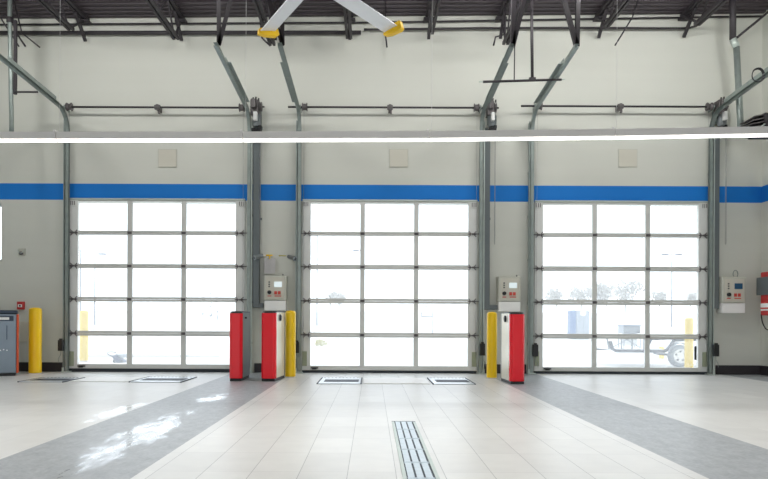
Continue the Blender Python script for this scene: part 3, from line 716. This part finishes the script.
# ------------------------------------------------------------------ roof steel
JX = [(-5.30, 11.76, 31), (-3.53, 12.0, 40), (-1.80, 11.95, 46), (-.43, 11.95, 39), (1.02, 11.95, 34.5), (2.34, 11.85, 45), (4.15, 11.95, 28), (5.72, 11.85, 26)]
JL = ['dark steel roof joist over the cabinet edge of the cabinet-side bay door', 'dark steel roof joist over the middle of the cabinet-side bay door', 'dark steel roof joist behind the fan blade over the red tower pair',
      'dark steel roof joist over the middle of the middle bay door between the fan blades', 'dark steel roof joist just beyond the fan blade tip over the middle bay door', 'dark steel roof joist over the motor of the middle bay door',
      'dark steel roof joist over the middle of the reel-side bay door', 'dark steel roof joist nearest the pipe above the reel-side bay door']
for k, (X, ye, py) in enumerate(JX):
    px = CX + X*F/ye; zb = PZ(py, ye, px); zt = zc(X) - .012
    root = thing('roof_joist', (X, ye, zb), JL[k], 'roof joist', 'open-web joists under the roof deck')
    m = MB()
    for s in (-1, 1): m.box((X+s*.012 if s > 0 else X-.062, YR+.05, zt-.055), (X+.062 if s > 0 else X-.012, WY-.03, zt))
    mk('top_chord', m, M['dark'], root)
    m = MB()
    for s in (-1, 1): m.box((X+s*.012 if s > 0 else X-.058, YR+.3, zb), (X+.058 if s > 0 else X-.012, ye, zb+.055))
    mk('bottom_chord', m, M['dark'], root)
    m = MB(); yy = ye-.12; up = True
    m.bar((X, ye-.06, zb+.03), (X, WY-.10, zt-.06), .035, .035)
    while yy > YR+.8:
        a, b = (X, yy, zb+.03), (X, yy-.42, zt-.03)
        if not up: a, b = (X, yy, zt-.03), (X, yy-.42, zb+.03)
        m.bar(a, b, .024, .024); yy -= .42; up = not up
    mk('web', m, M['dark'], root)
    m = MB(); m.bar((X, WY-.50, zt-.08), (X, WY-.06, zt-.42), .055, .04, up=Vector((1,0,0))); mk('wall_strut', m, M['dark'], root)
    m = MB(); m.cbox((X, WY-.10, zt-.09), (.20, .14, .05)); mk('bearing_seat', m, M['dark'], root)
# pipes along the wall top
def pipe(a, b, r, lab, mt, kinks=None, y=12.30, name='pipe'):
    pts = [P(*q, y) for q in ([a] + (kinks or []) + [b])]
    o = mk(name, MB().tube(pts, r, 12), mt, loc=pts[0]); return base(o, lab, 'pipe', 'pipes along the wall top')
pipe((-60, 33), (361, 32.5), .036, 'thick dark pipe along the wall top above the cabinet-side bay door', M['dark'])
pipe((364, 29.6), (697, 25.6), .020, 'thin dark pipe along the wall top above the two bay doors furthest from the cabinet', M['dark'], kinks=[(378, 29.4), (480, 28.2), (576, 27.9), (680, 28.4), (690, 27.8)], y=12.28)
pipe((-60, 25), (762, 16.2), .017, 'upper thin dark conduit running the whole length of the wall top', M['dark'], kinks=[(380, 22.4)], y=12.33)

# loose brace rods under the joists
RODS = [((2, 20), (19, 46.5), .013, 'bent dark rod nearest the vertical pipe above the cabinet'), ((15, 31), (25.5, 46.5), .016, 'middle dark brace rod beside the vertical pipe above the cabinet'), ((22, 33), (40, 47.5), .013, 'outermost dark brace rod beyond the vertical pipe above the cabinet'),
        ((632, 18), (615, 45.5), .013, 'single dark brace rod over the middle of the reel-side bay door'), ((706, 43), (768, 8), .022, 'slanted dark brace above the galvanised pipe near the red reel'), ((262, 38), (270.5, 46), .018, 'short dark rod below the cabinet-side yellow fan tip'), ((385.6, 36), (387, 47.5), .014, 'short dark rod below the reel-side yellow fan tip')]
RODS[4] = ((737, 37.5), (772, 9), .022, RODS[4][3])
for a, b, r, lab in RODS:
    A, B = P(*a, 11.7), P(*b, 11.75)
    m = MB()
    top = Vector((A.x + (A.x-B.x)*.35, 11.6, zc(A.x)-.005)) if a[1] > 8 and r != .022 else A
    m.tube([top, A, B] if top is not A else [A, B], r, 8)
    base(mk('hanging_brace_rod', m, M['dark'], loc=B), lab, 'brace rod', 'loose brace rods under the roof')
for cx, c2, c3, lab in (((271, 33), (281, 37.5), (283.5, 45.5), 'hooked dark rod at the top of the track behind the fan blade'), ((505, 34.5), (495.5, 37.0), (493.5, 45.5), 'hooked dark rod at the top of the track by the middle motor')):
    pts = [P(*cx, 11.75), P(*c2, 11.75), P(*c3, 11.75)]; top = Vector((pts[0].x, 11.75, zc(pts[0].x)-.005))
    base(mk('hanging_brace_rod', MB().tube([top] + pts, .016, 8), M['dark'], loc=pts[-1]), lab, 'brace rod', 'loose brace rods under the roof')
# track spreader bar with drop pipe
y = 10.62
root = thing('track_spreader', P(532, 80, y), 'dark drop pipe with a crossbar between the motor tracks of middle and reel-side doors', 'support bar')
a, b = P(483, 81.8, y), P(561.5, 79.6, y); m = MB(); m.tube([a, b], .019, 10); mk('crossbar', m, M['dark'], root)
m = MB(); m.tube([P(479, 81.8, y), a], .010, 8); m.tube([b, P(565, 79.3, y)], .010, 8); mk('tip', m, M['galv_light'], root)
p = P(532.3, 80, y); m = MB(); m.tube([p, (PX(531, y, 20), y, zc(p.x)-.005)], .024, 10); m.cbox(p + Vector((0,0,.01)), (.10, .06, .05)); mk('upright_pipe', m, M['dark'], root)
p = P(514.2, 79.5, y); m = MB(); m.tube([p, (PX(515.5, y, 20), y, zc(p.x)-.005)], .009, 8); mk('hanger_rod', m, M['dark'], root)
# vertical pipes at both ends, elbowing towards the room
def drop(px1, px2, pyk, r, lab, hose):
    y = 11.62 if hose else 11.45
    if hose:
        pts = [P(px1, -25, y), P(px1, pyk, y), P(px1+3.6, pyk+8, y), P(px2, 118, y), P(px2+.4, 130, y)]
    else:
        pts = [P(px1, -25, y), P(px1, 20, y), P(px2, 124, y), P(px2, 131, y)]
    root = thing('drop_pipe', pts[-1], lab, 'pipe')
    if hose:
        mk('upper_pipe', MB().tube(pts[:2], r*1.05, 16), M['dark'], root); mk('elbow', MB().tube([pts[1], pts[2]], r*1.1, 16), M['galv_light'], root); mk('lower_pipe', MB().tube(pts[2:], r, 16), M['galv'], root)  # paler elbow carries its highlight in the colour
    else:
        mk('upper_pipe', MB().tube(pts, r, 16), M['galv'], root)
        m = MB(); m.lathe((pts[1].x, y, pts[1].z), [(r*1.02,-.05),(r*1.5,-.04),(r*1.5,.04),(r*1.02,.05)], 18); mk('coupling', m, M['dark'], root)
        m = MB(); m.box((pts[2].x+r*.85, y-.01, PZ(94, y, 12)), (pts[2].x+r*.85+.045, y+.04, PZ(20, y, 12))); mk('support_shadow_edge', m, M['dark'], root)  # dark angle also drawn as the black shadow edge beside the pipe
        a = P(14.5, 92, y); b = P(37.5, 92, 11.24); m = MB(); m.tube([a, b], .016, 8); mk('cross_arm', m, M['dark'], root)
    # horizontal run towards the camera
    e = pts[-1]
    m = MB(); q = [e, e + Vector((0, -.06, -.10)), e + Vector((0, -.2, -.16)), e + Vector((0, -.21 if hose else -2.2, -.16))]; m.tube(q, r*.8, 14); mk('horizontal_run', m, M['galv'], root)
drop(9.8, 11.5, 0, .036, 'galvanised vertical pipe crossing the door track above the grey cabinet', False)
drop(732.8, 740.2, 39, .052, 'galvanised vertical pipe with a pale highlighted elbow above the control box with wire loop', True)
# slatted unit above the light, right edge
y = 10.9; c = P(768, 124, y)
root = thing('unit_heater', c, 'dark slatted unit hanging above the light near the side wall', 'heater')
m = MB(); m.box((c.x-.05, y, c.z-.12), (c.x+.62, y+.5, c.z+.19)); mk('casing', m, M['dark'], root, bevel=.01)
for q in range(4):
    a = Vector((c.x-.30+q*.035, y+.03, c.z-.06+q*.065)); b = a + Vector((.30, 0, .06))
    m = MB(); m.bar(a, b, .46, .018, up=Vector((0,1,0))); m.v = [v + Vector((0,.22,0)) for v in m.v]; mk('slat', m, M['motor'], root)
mk('hanger_rod', MB().tube([(c.x+.3, y+.25, c.z+.19), (c.x+.3, y+.25, zc(c.x)-.005)], .012, 8), M['dark'], root)
mk('highlight_rod', MB().tube([P(760, 127.5, y-.03), P(765, 124, y-.03)], .012, 8), M['galv_light'], root)  # pale rod added as the white highlight by the slats
# coil of cable hung on the last track
root_p = P(757.5, 75.5, 10.6)
m = MB()
for q in range(3):
    rr = .088 + .006*q
    m.tube([root_p + Vector((rr*math.cos(t*math.pi/12), -.012*q+.004*math.sin(t), rr*1.12*math.sin(t*math.pi/12))) for t in range(24)], .0075, 8, closed=True)
base(mk('hanging_cable_coil', m, M['cable'], loc=root_p), 'black cable coil hung on the door track nearest the side wall', 'cable coil')

# ------------------------------------------------------------------ ceiling fan
hub = P(316, -22, 7.75); ZF = hub.z
root = thing('ceiling_fan', hub, 'large ceiling fan with pale aluminium blades and yellow tips', 'ceiling fan')
mm = MB().lathe((hub.x, hub.y, ZF), [(0,-.10),(.16,-.10),(.19,-.06),(.19,.05),(.14,.11),(.07,.14),(.07,.18),(0,.18)], 32); mk('hub', mm, M['tower'], root)
mk('down_rod', MB().tube([(hub.x, hub.y, ZF+.15), (hub.x, hub.y, zc(hub.x)-.005)], .03, 14), M['dark'], root)
ta, tb = P(267.3, 34.5, 670*(ZF-H)/288), P(395.3, 32, 670*(ZF-H)/290.5)
ta, tb = ta - hub, tb - hub
a1, a2 = math.atan2(ta.y, ta.x), math.atan2(tb.y, tb.x); Lb = (ta.length + tb.length)/2
am = (a1+a2)/2
for k in range(6):
    a = am - math.pi/6 + k*math.pi/3
    if k == 0: a = a2
    if k == 1: a = a1
    R = Matrix.Translation(hub) @ Matrix.Rotation(a, 4, 'Z') @ Matrix.Rotation(math.radians(-11), 4, 'X')
    # airfoil blade
    prof = []; ch = .215
    for t in range(9): u = t/8; prof.append((ch*(u-.42), .020*math.sin(math.pi*u**.7) + .004))
    for t in range(8, -1, -1): u = t/8; prof.append((ch*(u-.42), .006*math.sin(math.pi*u) - .006))
    m = MB(); m.sweep([(.2,0,0), (Lb-.06,0,0)], [(p[0], p[1]) for p in prof], up=Vector((0,1,0))); m.v = [R @ v for v in m.v]
    bl = mk('blade', m, M['blade'], root)
    # tip fin
    poly = [(-.15,-.05),(-.11,-.075),(.06,-.065),(.15,-.035),(.135,.035),(.02,.05),(-.135,.06)]
    m = MB(); vs = [Vector((Lb-.08, y_, z_)) for y_, z_ in poly] + [Vector((Lb+.01, y_*.96, z_*.95)) for y_, z_ in poly]; n = len(poly)
    m.add(vs, [tuple(range(n))[::-1], tuple(range(n, 2*n))] + [(i, (i+1) % n, n+(i+1) % n, n+i) for i in range(n)]); m.v = [R @ v for v in m.v]
    mk('tip_fin', m, M['tip'], bl, bevel=.008)
    m = MB(); m.box((.12,-.03,-.012), (.34,.03,-.004)); m.v = [R @ v for v in m.v]; mk('blade_bracket', m, M['tower'], bl)

# ------------------------------------------------------------------ light run
def zlight(px):
    pts = [(-140,142.3), (0,142.1), (384,141.9), (576,139.9), (768,136.8), (900,134.6)]
    for (x0, y0), (x1, y1) in zip(pts, pts[1:]):
        if px <= x1: return y0 + (y1-y0)*(px-x0)/(x1-x0)
    return 136
YLT = 8.8
SEG = [-128, 57, 243, 429, 614, 800]
SLB = ['pale linear ceiling lamp over the grey cabinet, outermost of the run', 'pale linear ceiling lamp crossing before the cabinet-side bay door', 'pale linear ceiling lamp crossing before the red tower pair and middle door',
       'pale linear ceiling lamp crossing before the single red tower', 'pale linear ceiling lamp crossing before the reel-side bay door and side wall']
for k in range(5):
    A, B = P(SEG[k], zlight(SEG[k]), YLT), P(SEG[k+1], zlight(SEG[k+1]), YLT)
    A.x += .004; B.x -= .004
    B.x = min(B.x, XR-.95) if k == 9 else B.x
    root = thing('hanging_linear_lamp', A.lerp(B, .5), SLB[k], 'ceiling lamp', 'linear lamps hung in one run')
    def run(z0, z1, w):
        m = MB(); prof = [(-w, z0), (w, z0), (w, z1), (-w, z1)]
        vs = []
        for e in (A, B): vs += [e + Vector((0, a, b)) for a, b in prof]
        return m.add(vs, [(3,2,1,0),(4,5,6,7),(0,1,5,4),(1,2,6,5),(2,3,7,6),(3,0,4,7)])
    mk('diffuser', run(0, .034, .018), M['tube'], root, bevel=.008)
    mk('housing', run(.0345, .128, .042), M['fixture'], root, bevel=.006)
    xx = A.x + .03
    mk('suspension_cable', MB().tube([(xx, YLT, A.z+.128), (xx, YLT, zc(xx)-.005)], .0022, 6), M['out_white'], root)
    if k < 4:
        m = MB(); m.cbox(B + Vector((-.014, 0, .135)), (.022, .09, .03)); mk('coupler', m, M['fixture'], root)

# unseen fill lamps added over the hall to brighten floor and walls
def fill_lamp(x, y, z, i, lab):
    root = thing('hanging_fill_lamp', (x, y, z), lab, 'ceiling lamp', 'added fill lamps over the hall')
    mk('housing', MB().box((x-1.2, y-.22, z), (x+1.2, y+.22, z+.09)), M['fixture'], root, bevel=.01)
    mk('diffuser', MB().box((x-1.15, y-.19, z-.02), (x+1.15, y+.19, z-.001)), M['tube'], root)
    for s in (-1, 1): mk('suspension_cable', MB().tube([(x+s*1.1, y, z+.09), (x+s*1.1, y, zc(x+s*1.1)-.005)], .004, 6), M['steelcable'], root)
    ld = bpy.data.lights.new('fill_lamp_light', 'AREA'); ld.shape = 'RECTANGLE'; ld.size = 2.3; ld.size_y = .38; ld.energy = PW[i]; ld.color = (1, .985, .95); ld.spread = math.radians(100 if i == 0 else 170)
    lo = bpy.data.objects.new('light_source', ld); COL.objects.link(lo); lo.parent = root; lo.location = (0, 0, -.03)
M['globe'] = mat('fill_globe_glow', srgb(255,255,250), .4, 0, 0, emit=(1,1,.975,1), es=46.0)
def globe(x, lab):  # unseen globes added to brighten the upper wall
    y, z = 9.6, 5.95
    root = thing('hanging_fill_globe', (x, y, z), lab, 'ceiling lamp', 'added fill globes under the joists')
    mk('globe', MB().lathe((x, y, z), [(.2*math.sin(t*math.pi/14), -.2*math.cos(t*math.pi/14)) for t in range(15)], 28), M['globe'], root)
    mk('cap', MB().lathe((x, y, z), [(0,.204),(.09,.204),(.09,.24),(.05,.27),(.02,.28),(0,.28)], 20), M['dark'], root)
    mk('hanger_rod', MB().tube([(x, y, z+.27), (x, y, zc(x)-.005)], .012, 8), M['dark'], root)
for x in (-6.25, -4.3, -2.6, .3, 1.7, 3.2, 4.7, 5.75): globe(x, 'unseen glowing globe added under the roof to light the hall')
PW = [50, 55, 85]
for i, y in enumerate((5.5, -.6, -5.0)):
    for x in (-4.6, -.3, 4.2): fill_lamp(x, y, 5.85, i, 'wide flat unseen fill lamp added under the roof behind the linear run')

# ------------------------------------------------------------------ outdoors
gm = MB()
ys = [WY+TH+.001, 20, 35, 60, 75, 85, 100, 140, 400]; zs = [-.012, -.02, -.03, -.03, .4, 1.6, 2.3, 2.6, 3]
for i in range(len(ys)): pass
vs = []; xs = [-260, -90, -30, 0, 30, 90, 260]
for y_, z_ in zip(ys, zs):
    for x_ in xs: vs.append((x_, y_, z_))
n = len(xs); fs = [(j*n+i, j*n+i+1, (j+1)*n+i+1, (j+1)*n+i) for j in range(len(ys)-1) for i in range(n-1)]
o = mk('exterior_ground', gm.add(vs, fs), M['concrete']); base(o, 'pale concrete yard and lot outside the bay doors', 'ground', kind='structure')
o = mk('exterior_ground_apron', MB().box((-60, YR-40, -.05), (60, YR-.301, -.012)), M['concrete']); base(o, 'pale concrete apron outside the added opposite doorways', 'ground', kind='structure')
base(mk('exterior_kerb', MB().box((-14, 17.6, -.03), (-4.0, 17.8, .06)), M['concrete'], bevel=.02), 'pale low kerb outside the cabinet-side bay door', 'kerb', kind='structure')

def tree(px, pyt, pyb, wpx, d, lab, matl, name='bare_tree', group='pale trees beyond the lot', nq=900, trunk=True, size=.05, cat='tree'):
    A, B = P(px, pyt, d), P(px, pyb, d); h = A.z-B.z; wr = wpx/2*d/F
    base_z = 1.7 if d > 80 else (-.03)
    root = thing(name, (A.x, d, base_z), lab, cat, group)
    rnd = random.Random(int(px*7+d))
    lob = [(rnd.uniform(-.6,.6)*wr, rnd.uniform(-.5,.5)*wr, rnd.uniform(.25,.75)*h, rnd.uniform(.3,.5)*min(wr, h)*1.15) for _ in range(9)]
    m = MB(); s = size*min(h, 2*wr)
    for q in range(nq):
        lx, ly, lz, r = rnd.choice(lob); v = Vector((rnd.gauss(0,1), rnd.gauss(0,1), rnd.gauss(0,1))).normalized()*r*rnd.uniform(.5,1)
        c = Vector((A.x+lx, d+ly, B.z+lz)) + v
        if c.z > A.z: c.z = A.z - rnd.uniform(0, .1)*h
        R = Euler((rnd.uniform(0,6), rnd.uniform(0,6), rnd.uniform(0,6))).to_matrix()
        m.add([c + R @ Vector(p) for p in ((-s,-s*.4,0),(s,-s*.3,0),(s*.7,s*.5,.02),(-s*.8,s*.4,-.02))], [(0,1,2,3)])
    mk('crown', m, matl, root)
    m = MB(); zt = B.z + .6*h
    m.sweep([(A.x, d, base_z), (A.x+.05*wr, d, (base_z+zt)/2), (A.x, d, zt)], [(wr*.05*math.cos(k*1.047), wr*.05*math.sin(k*1.047)) for k in range(6)], up=Vector((1,0,0)))
    for q in range(5):
        lx, ly, lz, r = lob[q]; m.tube([(A.x, d, B.z+.15*h), (A.x+lx*.6, d+ly*.6, B.z+lz*.8), (A.x+lx, d+ly, B.z+lz+.3*r)], wr*.022, 5)
    mk('trunk', m, matl, root)
for px, t, wd, lab in ((556, 287, 26, 'low pale tree beside the utility cabinet, seen through the reel-side door'), (581, 283.5, 30, 'round pale tree straight above the utility cabinet outside'), (606, 281.5, 30, 'pale tree beyond the first mullion of the reel-side door'),
                       (625, 279.5, 36, 'tallest pale tree beyond the trailer outside'), (659, 288, 20, 'small pale tree near the thin lamp post'), (690, 291, 18, 'small pale tree above the bollard in front of the trailer'),
                       (330, 289.5, 26, 'wide pale tree seen low through the middle bay door'), (341, 292, 14, 'small pale tree next to the middle door mullion')):
    tree(px, t, 305, wd, 92 + 11*(int(px) % 2), lab, M['twig'], trunk=True)
tree(321.5, 339.6, 346.5, 20, 25.5, 'low yellowish shrub outside the middle bay door', M['shrub'], 'low_shrub', 'shrub outside', 300, size=.09, cat='shrub')
for px, t, lab in ((203.5, 279, 'thin bare sapling furthest from the red tower pair'), (211.5, 275, 'thin bare sapling between two other saplings'), (217.5, 272, 'thin bare sapling closest to the cabinet-side door motor')):
    tree(px, t, 336, 5, 45, lab, M['out_grey'], 'slender_tree', 'thin saplings outside the cabinet-side door', 60, size=.16)
# lamp posts
def lamp_post(px, pyt, d, arms, lab, r=.07):
    T = P(px, pyt, d); bz = -.03
    root = thing('lamp_post', (T.x, d, bz), lab, 'lamp post', 'lamp posts in the lot')
    mk('pole', MB().lathe((T.x, d, 0), [(0,bz),(r*1.3,bz),(r*1.2,.3),(r*.7,T.z),(0,T.z)], 14), M['pole'], root)
    for s in arms:
        m = MB(); m.box((min(T.x, T.x+s*.35), d-.04, T.z-.08), (max(T.x, T.x+s*.35), d+.04, T.z-.01)); mk('arm', m, M['pole'], root)
        m = MB(); m.box((min(T.x+s*.36, T.x+s*1.0), d-.2, T.z-.11), (max(T.x+s*.36, T.x+s*1.0), d+.2, T.z+.02)); mk('lamp_head', m, M['out_dark'], root, bevel=.03)
    m = MB().lathe((T.x, d, bz), [(0,0),(.3,0),(.3,.5),(0,.5)], 16); mk('base', m, M['concrete'], root)
lamp_post(671.8, 254, 66, (-1, 1), 'twin headed lamp post seen through the reel-side bay door')
lamp_post(362.3, 250, 70, (-1,), 'lamp post behind the first mullion of the middle bay door')
lamp_post(317.3, 233, 62, (), 'lamp post at the cabinet-side edge of the middle bay door')
lamp_post(80.6, 250, 66, (-1,), 'lamp post above the bollard in the cabinet-side bay door')
lamp_post(95.0, 253.5, 62, (1,), 'lamp post beyond the bollard in the cabinet-side bay door', )
# utility cabinet
d = 38; A, B = P(570.5, 310.2, d), P(589.3, 336, d)
root = thing('utility_cabinet', ((A.x+B.x)/2, d, -.03), 'pale blue utility cabinet standing in the lot before the trees', 'utility cabinet')
mk('side_panel', MB().box((A.x, d, -.02), (A.x+.3*(B.x-A.x), d+.6, A.z)), M['out_blue'], root, bevel=.02); mk('body', MB().box((A.x+.3*(B.x-A.x)+.002, d, -.02), (B.x, d+.6, A.z-.02)), M['out_grey'], root, bevel=.02)
for q in (.48, .82): mk('door_panel', MB().box((A.x+(q-.14)*(B.x-A.x), d-.02, .1), (A.x+(q+.14)*(B.x-A.x), d-.002, A.z-.3)), M['out_grey'], root, bevel=.01)
mk('dial', MB().lathe((A.x+.66*(B.x-A.x), d-.003, A.z-.17), [(0,-.03),(.16,-.03),(.16,0),(0,0)], 20, 'Y'), M['out_white'], root)
# sign frame
d = 44; A, B = P(421.8, 306.8, d), P(432.3, 316.6, d)
root = thing('sign_stand', ((A.x+B.x)/2, d, -.03), 'empty thin sign frame on one leg outside the middle bay door', 'sign stand')
mk('frame', MB().tube([(A.x,d,A.z),(B.x,d,A.z),(B.x,d,B.z),(A.x,d,B.z)], .045, 6, closed=True), M['out_dark'], root)
mk('leg', MB().tube([(B.x, d, B.z), (B.x, d, -.02)], .04, 6), M['out_grey'], root); mk('brace', MB().tube([(A.x+.08, d, A.z-.1), (B.x-.1, d, B.z+.12)], .012, 6), M['out_grey'], root)
# small trailer with white wheel
def trailer():
    d = 14.6
    Q = lambda px, py, dd=d: P(px, py, dd)
    W = Q(679.3, 356.0); r = W.z + .012
    root = thing('utility_trailer', (W.x, d, -.012), 'pale utility trailer with dark frame rails and white five-hole wheel outside', 'trailer')
    mk('tyre', MB().lathe((W.x, d, W.z), [(r*.66,-.08),(r*.94,-.08),(r,-.055),(r,.055),(r*.94,.08),(r*.66,.08),(r*.66,-.08)], 36, 'Y'), M['out_grey'], root)
    rim = mk('rim', MB().lathe((W.x, d, W.z), [(0,-.05),(r*.2,-.06),(r*.45,-.045),(r*.655,-.085),(r*.655,.05),(0,.05)], 36, 'Y'), M['out_white'], root)
    for k in range(5):
        a = k*2*math.pi/5 + .3; mk('wheel_hole', MB().lathe((W.x+r*.42*math.cos(a), d-.062, W.z+r*.42*math.sin(a)), [(0,-.004),(.022,-.004),(.022,.03),(0,.03)], 12, 'Y'), M['out_dark'], rim)
    # fender arc
    m = MB(); arc = [(W.x + (r+.05)*math.cos(t), d, W.z + (r+.05)*math.sin(t)) for t in [math.radians(25+q*13.5) for q in range(11)]]
    m.sweep(arc, [(-.12,-.008),(.12,-.008),(.12,.008),(-.12,.008)], up=Vector((0,1,0))); mk('fender', m, M['out_grey'], root)
    # frame rails, near and far
    for dd in (d-.02, d+1.15):
        z = Q(640, 351.2).z; xa, xb = Q(613, 351).x, Q(664, 351).x
        m = MB(); m.sweep([(xa-.07, dd, z+.22), (xa-.03, dd, z+.06), (xa+.06, dd, z), (xb, dd, z), (xb+.10, dd, z+.07), (xb+.2, dd, z+.24), (xb+.75, dd, z+.26), (xb+2.2, dd, z+.26)], [(-.04,-.03),(.04,-.03),(.04,.03),(-.04,.03)], up=Vector((0,1,0)))
        mk('frame_rail', m, M['out_dark'], root)
    z = Q(640, 349).z; xa = Q(613, 351).x
    mk('deck', MB().box((xa, d+.05, z-.03), (Q(664, 351).x, d+1.1, z)), M['out_white'], root); mk('deck', MB().box((Q(664, 351).x+.22, d+.13, z+.22), (Q(664, 351).x+2.2, d+1.1, z+.26)), M['out_white'], root)
    for px in (609, 621.4, 632, 644):
        a = Q(px, 349); m = MB(); m.bar((a.x, d-.0, z), (a.x-(.0 if px > 610 else .05), d, z+.26), .035, .03); mk('stake', m, M['out_grey'], root)
    m = MB(); m.bar((Q(609,340).x-.05, d, z+.25), (Q(645,340).x, d, z+.25), .03, .03, up=Vector((0,1,0))); mk('side_rail', m, M['out_grey'], root)
    m = MB(); m.bar((Q(612,349).x, d, z+.03), (Q(630,342).x, d, z+.24), .02, .02, up=Vector((0,1,0))); m.bar((Q(624,342).x, d, z+.24), (Q(640,349).x, d, z+.03), .02, .02, up=Vector((0,1,0))); mk('diagonal_brace', m, M['out_grey'], root)
    mk('axle', MB().tube([(W.x, d+.08, W.z), (W.x, d+1.3, W.z)], .03, 10), M['out_dark'], root)
    
    return z
zd = trailer()
y = 14.95; A, B = P(621.2, 325.4, y), P(638.2, 332.5, y)
root = thing('generator', ((A.x+B.x)/2, y, zd), 'blue-grey box generator riding on the utility trailer outside', 'generator')
mk('tank', MB().box((A.x, y-.15, B.z-.02), (B.x, y+.2, A.z-.012)), M['out_grey'], root, bevel=.02); mk('top_bar', MB().box((A.x-.01, y-.17, A.z-.011), (B.x+.01, y+.22, A.z+.01)), M['out_blue'], root, bevel=.006)
mk('engine', MB().box((A.x+.06, y-.1, zd+.06), (B.x-.05, y+.14, B.z-.022)), M['out_white'], root, bevel=.02)
for xx in (A.x, B.x-.02):
    for dy in (-.14, .18): mk('leg', MB().bar((xx+.01, y+dy, zd+.005), (xx+.01, y+dy, B.z-.022), .02, .02), M['out_grey'], root)
mk('filler_cap', MB().lathe((B.x-.06, y-.151, B.z+.02), [(0,-.012),(.022,-.012),(.022,0),(0,0)], 12, 'Y'), M['out_dark'], root)
# small cart with looped handle
d = 15.4; c = P(117.5, 363, d)
root = thing('hand_cart', (c.x, d, -.012), 'small blue-grey hand cart with a looped handle outside', 'hand cart')
pts = [P(*q, d) for q in ((113.5,356.5),(110,355.5),(107,353),(107.8,352.1),(113,351.9),(116,352.6),(116,355),(114.5,356.3))]
mk('handle_loop', MB().tube(pts, .012, 8, closed=True), M['out_dark'], root)
pb = [P(*q, d) for q in ((113.2,355.4),(117,355),(121,358),(125,360.5),(125.6,362.2),(115,362.6),(115.2,359))]
m = MB(); vs = [q + Vector((0,-.12,0)) for q in pb] + [q + Vector((0,.12,0)) for q in pb]; n = len(pb)
m.add(vs, [tuple(range(n)), tuple(range(n, 2*n))[::-1]] + [(i, n+i, n+(i+1) % n, (i+1) % n) for i in range(n)]); mk('tray', m, M['cart_blue'], root, bevel=.008)
pb = [P(*q, d) for q in ((117.6,354.3),(125.6,354.0),(125.8,357.6),(122,357.2))]
m = MB(); vs = [q + Vector((0,-.10,0)) for q in pb] + [q + Vector((0,.10,0)) for q in pb]; n = 4
m.add(vs, [tuple(range(n)), tuple(range(n, 2*n))[::-1]] + [(i, n+i, n+(i+1) % n, (i+1) % n) for i in range(n)]); mk('backboard', m, M['out_grey'], root)
for px in (116.5, 124): 
    q = P(px, 362, d); mk('wheel', MB().lathe((q.x, d-.13, .025), [(0,-.015),(.036,-.015),(.036,.015),(0,.015)], 16, 'Y'), M['out_dark'], root)

# ------------------------------------------------------------------ world, camera, view
wd = bpy.data.worlds.new('overcast_sky'); SC.world = wd; wd.use_nodes = True
bg = wd.node_tree.nodes['Background']; bg.inputs[0].default_value = (.90, .96, 1.04, 1); bg.inputs[1].default_value = 2.7
cd = bpy.data.cameras.new('camera'); cam = bpy.data.objects.new('camera', cd); COL.objects.link(cam)
cam.location = (0, 0, H); cam.matrix_world = Matrix.Translation((0,0,H)) @ Matrix.Rotation(math.pi/2, 4, 'X') @ Matrix.Rotation(ROLL, 4, 'Z')
cd.sensor_fit = 'HORIZONTAL'; cd.sensor_width = 36; cd.lens = F/768*36; cd.shift_x = (384-CX)/768; cd.shift_y = (CY-239.5)/768
cd.clip_end = 1000
SC.camera = cam
SC.view_settings.view_transform = 'Standard'; SC.view_settings.look = 'None'; SC.view_settings.gamma = 1; SC.view_settings.exposure = 0.0
SC.view_settings.use_curve_mapping = False
